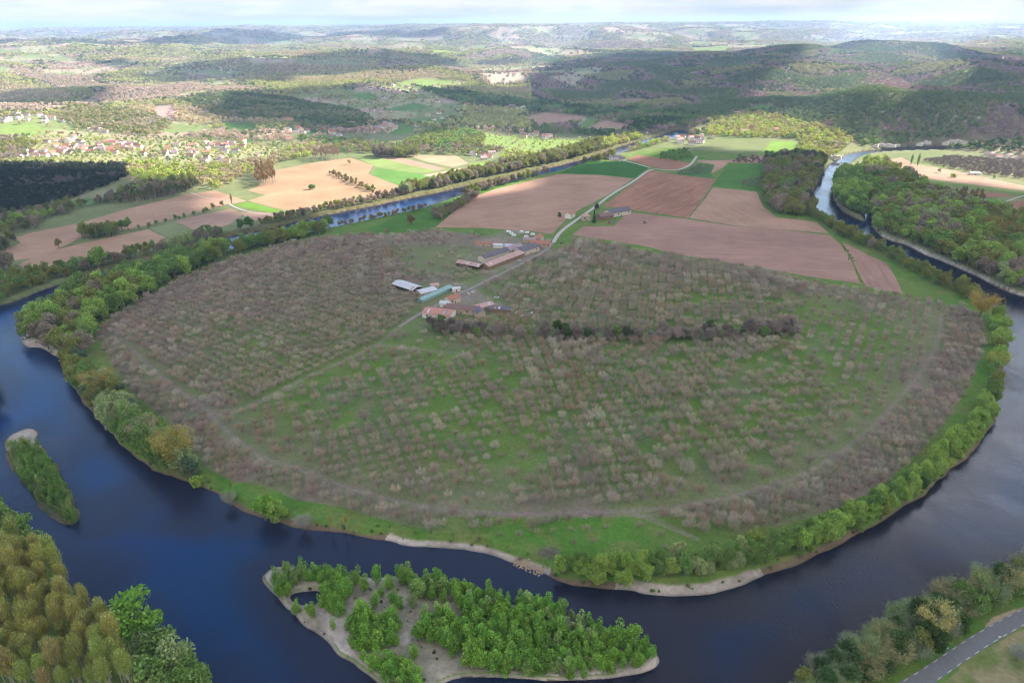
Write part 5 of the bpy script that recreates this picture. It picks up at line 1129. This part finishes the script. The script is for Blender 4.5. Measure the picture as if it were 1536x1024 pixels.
# the big house with red roof above the shaded village, hill farm
for (px_, py_, L, Wd, h, roof, wall, lab) in ((434,187,22,16,11,RED,CREAM,'large manor with red roof on the slope above the shaded village'), (1041,114,26,12,6,PINK,STONE,'lone farm with pale red roof high on the wooded hill'), (484,196,30,12,7,BRN,WHITE,'long white hall at the left end of the shaded village')):
    p = hit(px_, py_)[0]; o_ = building(768, 500, L, Wd, h, 4, 8, roof, wall, 'manor', lab, 'manor', 5, chim=2, hip=True); o_.location = tuple(p)

# ------------------------------------------------------------------ caravans, cars, tractor, small things
CARV = simple('caravan_shell', (0.78, 0.78, 0.78), .35, .04, 2., .4); TYRE = simple('tyre_rubber', (0.02, 0.02, 0.02), .9, .1, 3.); CHROME = simple('rim_metal', (0.5, 0.5, 0.5), .3, .1, 3.)
def wheel(parent, x, y, r_=.33, w=.2):
    b = B(); b.tube([(x, y-w/2, r_), (x, y+w/2, r_)], [r_, r_], TYRE, 12, True); wl = link('wheel', b.mesh('wheel'), parent)
    b = B(); sg = 1 if y > 0 else -1; b.tube([(x, y+sg*w*.3, r_), (x, y+sg*(w/2+.01), r_)], [r_*.6, r_*.5], CHROME, 10, True); link('rim', b.mesh('rim'), wl)
def prof(b, P, w, m):
    n = len(P); V = [(x, -w/2, z) for x, z in P]+[(x, w/2, z) for x, z in P]
    F = [tuple(range(n)), tuple(range(2*n-1, n-1, -1))]+[((i+1) % n, i, n+i, n+(i+1) % n) for i in range(n)]; b.add(V, F, m)
def caravan(px, py, deg, label, L=4.8):
    x, y = U(px, py); e = bpy.data.objects.new('caravan', None); C.objects.link(e); e.location = (float(x), float(y), PLAIN+.02); e.rotation_euler = (0, 0, R(deg))
    b = B(); prof(b, [(-L/2+.25, .45), (L/2-.25, .45), (L/2, .9), (L/2-.1, 1.7), (L/2-.55, 2.5), (-L/2+.5, 2.5), (-L/2+.1, 1.9), (-L/2, .9)], 2.1, CARV); link('body', b.mesh('body'), e)
    for X in (-1.3, .6):
        b = B(); b.box(X-.4, X+.4, -1.08, -1.05, 1.4, 1.95, GLASS); link('window', b.mesh('window'), e)
    b = B(); b.box(1.35, 1.95, -1.09, -1.05, .55, 2.2, LGREY); link('door', b.mesh('door'), e)
    wheel(e, 0, -.95); wheel(e, 0, .95); b = B(); b.tube([(L/2-.3, 0, .5), (L/2+.9, 0, .5)], [.06, .05], CHROME, 6, True); link('drawbar', b.mesh('drawbar'), e)
    tag(e, label, 'caravan', 'caravans parked behind the upper farm')
for px_, py_, a_, lab in ((762.5,349,-20,'white caravan furthest left in the row behind the farm'), (766.5,351.5,-20,'white caravan just right of the leftmost one'), (770.5,354.5,-25,'white caravan nearest the greenhouse, lowest of the left three'),
  (782.5,349.5,-10,'white caravan left of the pair behind the farm'), (790.5,350.5,-10,'white caravan in the middle of the right row behind the farm'), (799,353,-12,'white caravan furthest right behind the farm'), (789.5,356.5,5,'white caravan in front of the right row')):
    caravan(px_, py_, a_, lab)
def car(px, py, deg, col, label, z=PLAIN+.02):
    x, y = U(px, py); e = bpy.data.objects.new('parked_car', None); C.objects.link(e); e.location = (float(x), float(y), z); e.rotation_euler = (0, 0, R(deg))
    pm = simple('car_paint', col, .3, .05, 1., .5); b = B(); prof(b, [(-2.1, .35), (2.1, .35), (2.15, .7), (1.9, .85), (1.0, .95), (-1.6, .98), (-2.1, .9), (-2.15, .6)], 1.75, pm); link('body', b.mesh('body'), e)
    b = B(); prof(b, [(-1.65, .98), (1.0, .95), (.3, 1.42), (-1.2, 1.45)], 1.5, GLASS); link('windows', b.mesh('windows'), e)
    b = B(); b.box(-1.15, .25, -.7, .7, 1.45, 1.49, pm); link('roof_panel', b.mesh('roof_panel'), e)
    for X in (-1.3, 1.35):
        for Y in (-.82, .82): wheel(e, X, Y)
    tag(e, label, 'car')
car(842, 365, 60, (0.04,0.05,0.08), 'dark car parked where the lane reaches the upper farm'); car(837, 357, 80, (0.6,0.6,0.62), 'white car on the lane above the dark car')
car(779, 392, 40, (0.65,0.65,0.66), 'white car beside the long pink roofed shed'); car(745, 447, 10, (0.7,0.7,0.7), 'white vehicle standing alone right of the lower farm')
car(914, 334, 15, (0.5,0.06,0.05), 'red car in front of the brown roofed house'); car(919, 334, 40, (0.25,0.4,0.6), 'light blue car next to the red car'); car(732, 391, 40, (0.1,0.1,0.12), 'dark car in the yard left of the dark barn'); car(727, 395, 30, (0.55,0.55,0.55), 'grey car in the yard beside the dark car')
def tractor():
    x, y = U(967, 335); e = bpy.data.objects.new('tractor', None); C.objects.link(e); e.location = (float(x), float(y), PLAIN+.1); e.rotation_euler = (0, 0, R(10)); tag(e, 'green tractor with implement working the ploughed field', 'tractor')
    g_ = simple('tractor_green', (0.06, 0.20, 0.06), .4, .1, 1.); b = B(); b.box(.1, 2.0, -.45, .45, .8, 1.55, g_); link('bonnet', b.mesh('bonnet'), e)
    b = B(); prof(b, [(-1.2, .9), (.1, .9), (.1, 1.7), (-.1, 2.6), (-1.1, 2.6), (-1.3, 1.6)], 1.4, GLASS); c_ = link('cab', b.mesh('cab'), e); b = B(); b.box(-1.25, 0, -.75, .75, 2.6, 2.72, g_); link('cab_roof', b.mesh('cab_roof'), c_)
    for Y in (-.85, .85): wheel(e, -.8, Y, .8, .45); wheel(e, 1.5, Y, .5, .35)
    b = B(); b.box(-4.2, -1.9, -2.0, 2.0, .35, .75, RUST)
    for k in range(7): b.box(-3.9, -3.6, -1.8+.58*k, -1.7+.58*k, 0, .35, RUST)
    b.box(-1.9, -1.2, -.1, .1, .5, .7, RUST); link('harrow', b.mesh('harrow'), e)
tractor()
def stacks():
    tim = simple('cut_timber', (0.46, 0.40, 0.32), .9, .3, 1.5)
    for k, (px_, py_) in enumerate(((766,474),(775,470),(784,474),(791,466),(799,470),(806,463),(760,482),(704,441),(710,439),(649,463),(735,388),(719,396),(722,392),(684,428))):
        b = B(); L = rng.uniform(3, 6)
        for j in range(int(rng.integers(4, 8))):
            y0 = (j % 3)*.55; z0 = (j//3)*.45; b.box(-L/2+rng.uniform(-.3, .3), L/2+rng.uniform(-.3, .3), y0, y0+.5, z0, z0+.42, tim if k % 2 else LGREY)
        x, y = U(px_, py_); tag(link('timber_stack', b.mesh('timber_stack'), None, (x, y, PLAIN), rng.uniform(0, 3)), 'pale stack of boards lying on the grass near the farm sheds' if k % 2 else 'whitish stack of sheets lying on the grass near the farm sheds', 'stack', 'stacks lying round the farms')
stacks()
def brushpile():
    x, y = U(824, 830); P0 = np.c_[rng.normal(size=(420, 2))*np.array([3.2, 1.8]), rng.uniform(0, 1.5, 420)]; P0[:, 2] *= np.exp(-(P0[:, 0]/4)**2); P1 = P0+rdir(420)*np.array([1.6, 1.6, .5])
    me = mesh_np('brush_pile', *[k_ if i_ == 0 else [k_] for i_, k_ in enumerate(slivers(P0, P1, .12))], [simple('dead_wood', (0.24, 0.18, 0.18), .9, .4, 3.)])
    tag(link('brush_pile', me, None, (x, y, PLAIN)), 'heap of cut purple brown branches on the near bank', 'brush pile')
    b = B()
    for k in range(7):
        px_, py_ = (1372, 668) if k < 4 else (1316, 640); a = U(px_+rng.uniform(-10, 10), py_+rng.uniform(-6, 6)); th = rng.uniform(.3, .9); L = rng.uniform(4, 8); zt = PLAIN+.25
        b = B(); b.tube([(0, 0, 0), (L*.5*math.cos(th), L*.5*math.sin(th), .1), (L*math.cos(th), L*math.sin(th), .3)], [.22, .17, .08], M_barkp, 6, True)
        for q in (.45, .65, .8): b.tube([(L*q*math.cos(th), L*q*math.sin(th), .15), (L*q*math.cos(th)+1.1, L*q*math.sin(th)-.5, .7)], [.08, .03], M_barkp, 4)
        if k < 4: tag(link('fallen_trunk', b.mesh('fallen_trunk'), None, (*a, zt)), 'pale fallen trunk lying at the right rim of the orchard', 'trunk', 'fallen trunks at the orchard rim')
    # rubble
    V = []; F = []; n = 0; b = B(); M_rub = simple('rubble_stone', (0.42, 0.31, 0.22), .95, .35, 1.)
    for k in range(230):
        t_ = rng.random(); c_ = U(770+45*t_, 834+16*t_+rng.normal()*3.0); s_ = rng.uniform(.15, .6); zz_ = max(0, float(height(np.array([c_[0]]), np.array([c_[1]]))[0]))
        vv = [np.array([c_[0], c_[1], zz_])+s_*np.array(q)*rng.uniform(.7, 1.2, 3) for q in ((1, 0, 0), (0, 1, 0), (-1, 0, 0), (0, -1, 0), (0, 0, .9), (0, 0, -.6))]
        b.add(vv, [(0, 1, 4), (1, 2, 4), (2, 3, 4), (3, 0, 4), (1, 0, 5), (2, 1, 5), (3, 2, 5), (0, 3, 5)], M_rub)
    tag(link('rubble', b.mesh('rubble')), 'tan stone rubble tipped down the near bank', 'rubble', kind='stuff')
    b = B(); M_dr = simple('driftwood', (0.5, 0.46, 0.40), .9, .2, 2.)
    x, y = U(483, 909, .8); b.tube([(0, 0, 0), (1.8, 1.6, .25), (3.4, 3.6, .5)], [.2, .16, .08], M_dr, 6, True); b.tube([(1.8, 1.6, .25), (2.6, 1.3, .9)], [.1, .04], M_dr, 5); tag(link('driftwood_log', b.mesh('driftwood_log'), None, (x, y, .95)), 'bleached driftwood log beside the island pond', 'log')
brushpile()
def marker(px, py, lab, col):
    x, y = U(px, py); e = bpy.data.objects.new('road_marker', None); C.objects.link(e); e.location = (float(x), float(y), PLAIN); tag(e, lab, 'marker')
    b = B(); b.tube([(0, 0, 0), (0, 0, 1.5)], [.07, .07], CHROME, 6, True); link('post', b.mesh('post'), e)
    b = B(); b.box(-.55, .55, -.06, .0, 1.0, 1.6, simple('marker_plate', col, .5, .05)); link('plate', b.mesh('plate'), e)
marker(1498, 958, 'small white plate on a post beside the road', (.8, .8, .8)); marker(1420, 975, 'small blue plate on a post at the left verge', (.15, .4, .7))
def pole(px, py, h_, lab):
    x, y = U(px, py); e = bpy.data.objects.new('power_pole', None); C.objects.link(e); e.location = (float(x), float(y), PLAIN); tag(e, lab, 'pole', 'power poles')
    b = B(); b.tube([(0, 0, 0), (0, 0, h_)], [.25, .14], M_barkp, 6, True); link('mast', b.mesh('mast'), e); b = B(); b.box(-1.3, 1.3, -.08, .08, h_-.9, h_-.7, CHROME); link('crossarm', b.mesh('crossarm'), e)
pole(232, 334, 13, 'pale power pole in the hedge between the left fields'); pole(1271, 427, 9, 'thin power pole at the lower edge of the ploughed field')

# pale limestone cliffs on the right hillside
def cliffs():
    M_c = simple('limestone', (0.42, 0.38, 0.32), .9, .6, .3)
    for (x0, x1, yy, hh, lab) in ((1308,1350,220,12,'pale limestone cliff above the bend, left of the three'), (1374,1396,218,14,'short pale limestone cliff above the bend, middle one'), (1412,1450,217,17,'pale limestone cliff above the bend, tallest lower one'), (1464,1492,219,10,'low limestone cliff at the right end of the lower line'),
      (1424,1436,181,10,'small limestone outcrop high on the wooded slope, leftmost'), (1444,1472,182,11,'broad limestone outcrop high on the wooded slope'), (1490,1506,179,12,'limestone outcrop high on the wooded slope at the right'), (1234,1264,238,13,'sunlit limestone cliff over the right channel')):
        n = 22; xs_ = np.linspace(x0, x1, n); P = hit(xs_, np.full(n, float(yy)+2)); V = []; rows = 8
        for j in range(rows+1):
            for i in range(n):
                d = P[i, :2]/np.linalg.norm(P[i, :2]); f_ = j/rows; hm = .62*hh*(.35+.45*math.sin(math.pi*(i+.5)/n)**.5)*(.7+.5*_h(np.array([i*1.0]), np.array([0.]), 5)[0])
                off = f_*4+1.6*vnoise(np.array([i*.9]), np.array([j*.8]), 17)[0]
                V.append((P[i, 0]+d[0]*off, P[i, 1]+d[1]*off, P[i, 2]-2+hm*f_+2))
        top = len(V)
        for i in range(n):
            d = P[i, :2]/np.linalg.norm(P[i, :2]); V.append((P[i, 0]+d[0]*16, P[i, 1]+d[1]*16, V[rows*n+i][2]-1))
        F = [(j*n+i, j*n+i+1, (j+1)*n+i+1, (j+1)*n+i) for j in range(rows+1) for i in range(n-1)]
        me = bpy.data.meshes.new('limestone_cliff'); me.from_pydata(V, [], F); me.materials.append(M_c); me.update(); tag(link('limestone_cliff', me), lab, 'cliff')
cliffs()

# ------------------------------------------------------------------ clouds that shade the land, well above the frame
def clouds():
    m, t, o = mat('cloud'); d = nd(t, 'ShaderNodeBsdfDiffuse'); d.inputs[0].default_value = (.9, .9, .92, 1); tr = nd(t, 'ShaderNodeBsdfTranslucent'); tr.inputs[0].default_value = (.9, .92, .96, 1); mx = nd(t, 'ShaderNodeMixShader'); mx.inputs[0].default_value = .45
    lk(t, d.outputs[0], mx.inputs[1]); lk(t, tr.outputs[0], mx.inputs[2]); lk(t, mx.outputs[0], o.inputs[0])
    ALT = 1700.; off = SUNV[:2]/SUNV[2]*ALT
    SH = [[(-900,262),(-300,256),(0,262),(120,262),(190,275),(240,296),(330,318),(400,336),(500,327),(620,312),(750,286),(860,256),(905,238),(960,228),(1040,219),(1110,226),(1200,228),(1236,246),(1300,268),(1340,262),(1440,272),(1560,290),(1900,300),(2600,420),(2600,1100),(2000,2200),(-500,2200),(-1400,900)],
      [(285,150),(330,138),(440,132),(560,136),(690,132),(760,135),(790,118),(800,100),(900,87),(1000,80),(1090,80),(1190,80),(1190,98),(1120,112),(1110,150),(1180,166),(1290,185),(1300,212),(1240,200),(1180,178),(1060,178),(1000,205),(900,210),(780,208),(700,190),(600,214),(480,213),(440,196),(350,196),(300,176)],
      [(1290,160),(1330,140),(1420,122),(1400,105),(1390,84),(1290,74),(1210,76),(1200,70),(1290,66),(1400,70),(1500,92),(2000,100),(2000,230),(1560,225),(1430,222),(1310,220),(1295,190)],
      [(180,122),(230,104),(300,92),(400,88),(430,110),(420,124),(330,132),(250,128)], [(390,84),(500,80),(600,80),(700,92),(690,104),(620,112),(500,118),(440,104)],
      [(-60,145),(40,138),(90,134),(160,152),(60,164),(-60,160)], [(95,97),(150,93),(195,107),(150,106)], [(-60,64),(120,62),(250,54),(360,50),(520,43),(700,47),(420,57),(180,69),(-60,72)],
      [(700,92),(760,88),(800,95),(740,102)]]
    for k, pts in enumerate(SH):
        if k == 0:
            a = np.array(pts, float); w = []
            for x_, y_ in pts:
                if y_ > 1024 or abs(x_-768) > 800:
                    w.append(None)
                else: w.append(U(x_, y_))
            p = [q for q in w if q is not None]
            l_, r_ = p[0], p[-1]
            p = [np.array([l_[0]-1500, l_[1]+50])]+p+[np.array([r_[0]+1500, r_[1]+100]), np.array([r_[0]+1500, -1200.]), np.array([l_[0]-1500, -1200.])]; p = np.array(p)
        else: p = hpoly([(x_, y_) for x_, y_ in pts])
        p = smooth_poly(p, True, 1); q = []
        for i in range(len(p)):
            a, b = p[i], p[(i+1) % len(p)]; L = np.linalg.norm(b-a); n = max(1, int(L/(35 if k < 2 else 90)))
            for j in range(n): q.append(a+(b-a)*j/n)
        q = np.array(q); q += np.stack([fbm(q[:, 0]/160, q[:, 1]/160, 5, 3)-.5, fbm(q[:, 0]/160, q[:, 1]/160, 9, 3)-.5], 1)*120
        # grid of points inside, lumpy top and bottom, closed along the rim
        from mathutils.geometry import delaunay_2d_cdt
        ext = max(np.ptp(q[:, 0]), np.ptp(q[:, 1])); st = max(90, ext/45); ins = scatter(q, st, .3); dd = segdist(ins[:, 0], ins[:, 1], q, True); ins = ins[dd > st*.4]; dd = dd[dd > st*.4]
        allp = [Vector(a) for a in q]+[Vector(a) for a in ins]; nq = len(q)
        vs, es, fs, ov, oe, of = delaunay_2d_cdt(allp, [], [list(range(nq))], 1, 1e-3)
        V2 = np.array([tuple(v) for v in vs]); de = segdist(V2[:, 0], V2[:, 1], q, True); th = np.minimum(de*.6, 260)*(.5+fbm(V2[:, 0]/400, V2[:, 1]/400, 7, 3)); N = len(V2)
        zb = ALT+off[0]*0+np.zeros(N); Vt = np.c_[V2+off, zb+3+th]; Vb = np.c_[V2+off, zb-3-th*.25]
        F = [tuple(f) for f in fs]+[tuple(reversed([i+N for i in f])) for f in fs]
        cnt = {}
        for f in fs:
            for i in range(len(f)): cnt.setdefault(frozenset((f[i], f[(i+1) % len(f)])), []).append((f[i], f[(i+1) % len(f)]))
        F += [(e_[0][1], e_[0][0], e_[0][0]+N, e_[0][1]+N) for e_ in cnt.values() if len(e_) == 1]
        me = bpy.data.meshes.new('cloud'); me.from_pydata(np.concatenate([Vt, Vb]).tolist(), [], F); me.materials.append(m); me.update()
        tag(link('cloud', me), kind='structure')
clouds()

# ------------------------------------------------------------------ haze
def haze():
    m, t, o = mat('haze'); v = nd(t, 'ShaderNodeVolumePrincipled'); v.inputs['Density'].default_value = 0.82e-4; v.inputs['Color'].default_value = (.48, .66, 1.0, 1); v.inputs['Anisotropy'].default_value = .2
    lk(t, v.outputs[0], o.inputs['Volume']); b = B(); b.box(-68000, 68000, -68000, 68000, -6, 300, m)
    tag(link('haze', b.mesh('haze')), 'pale blue haze over the far hills', 'haze', kind='stuff')
haze()
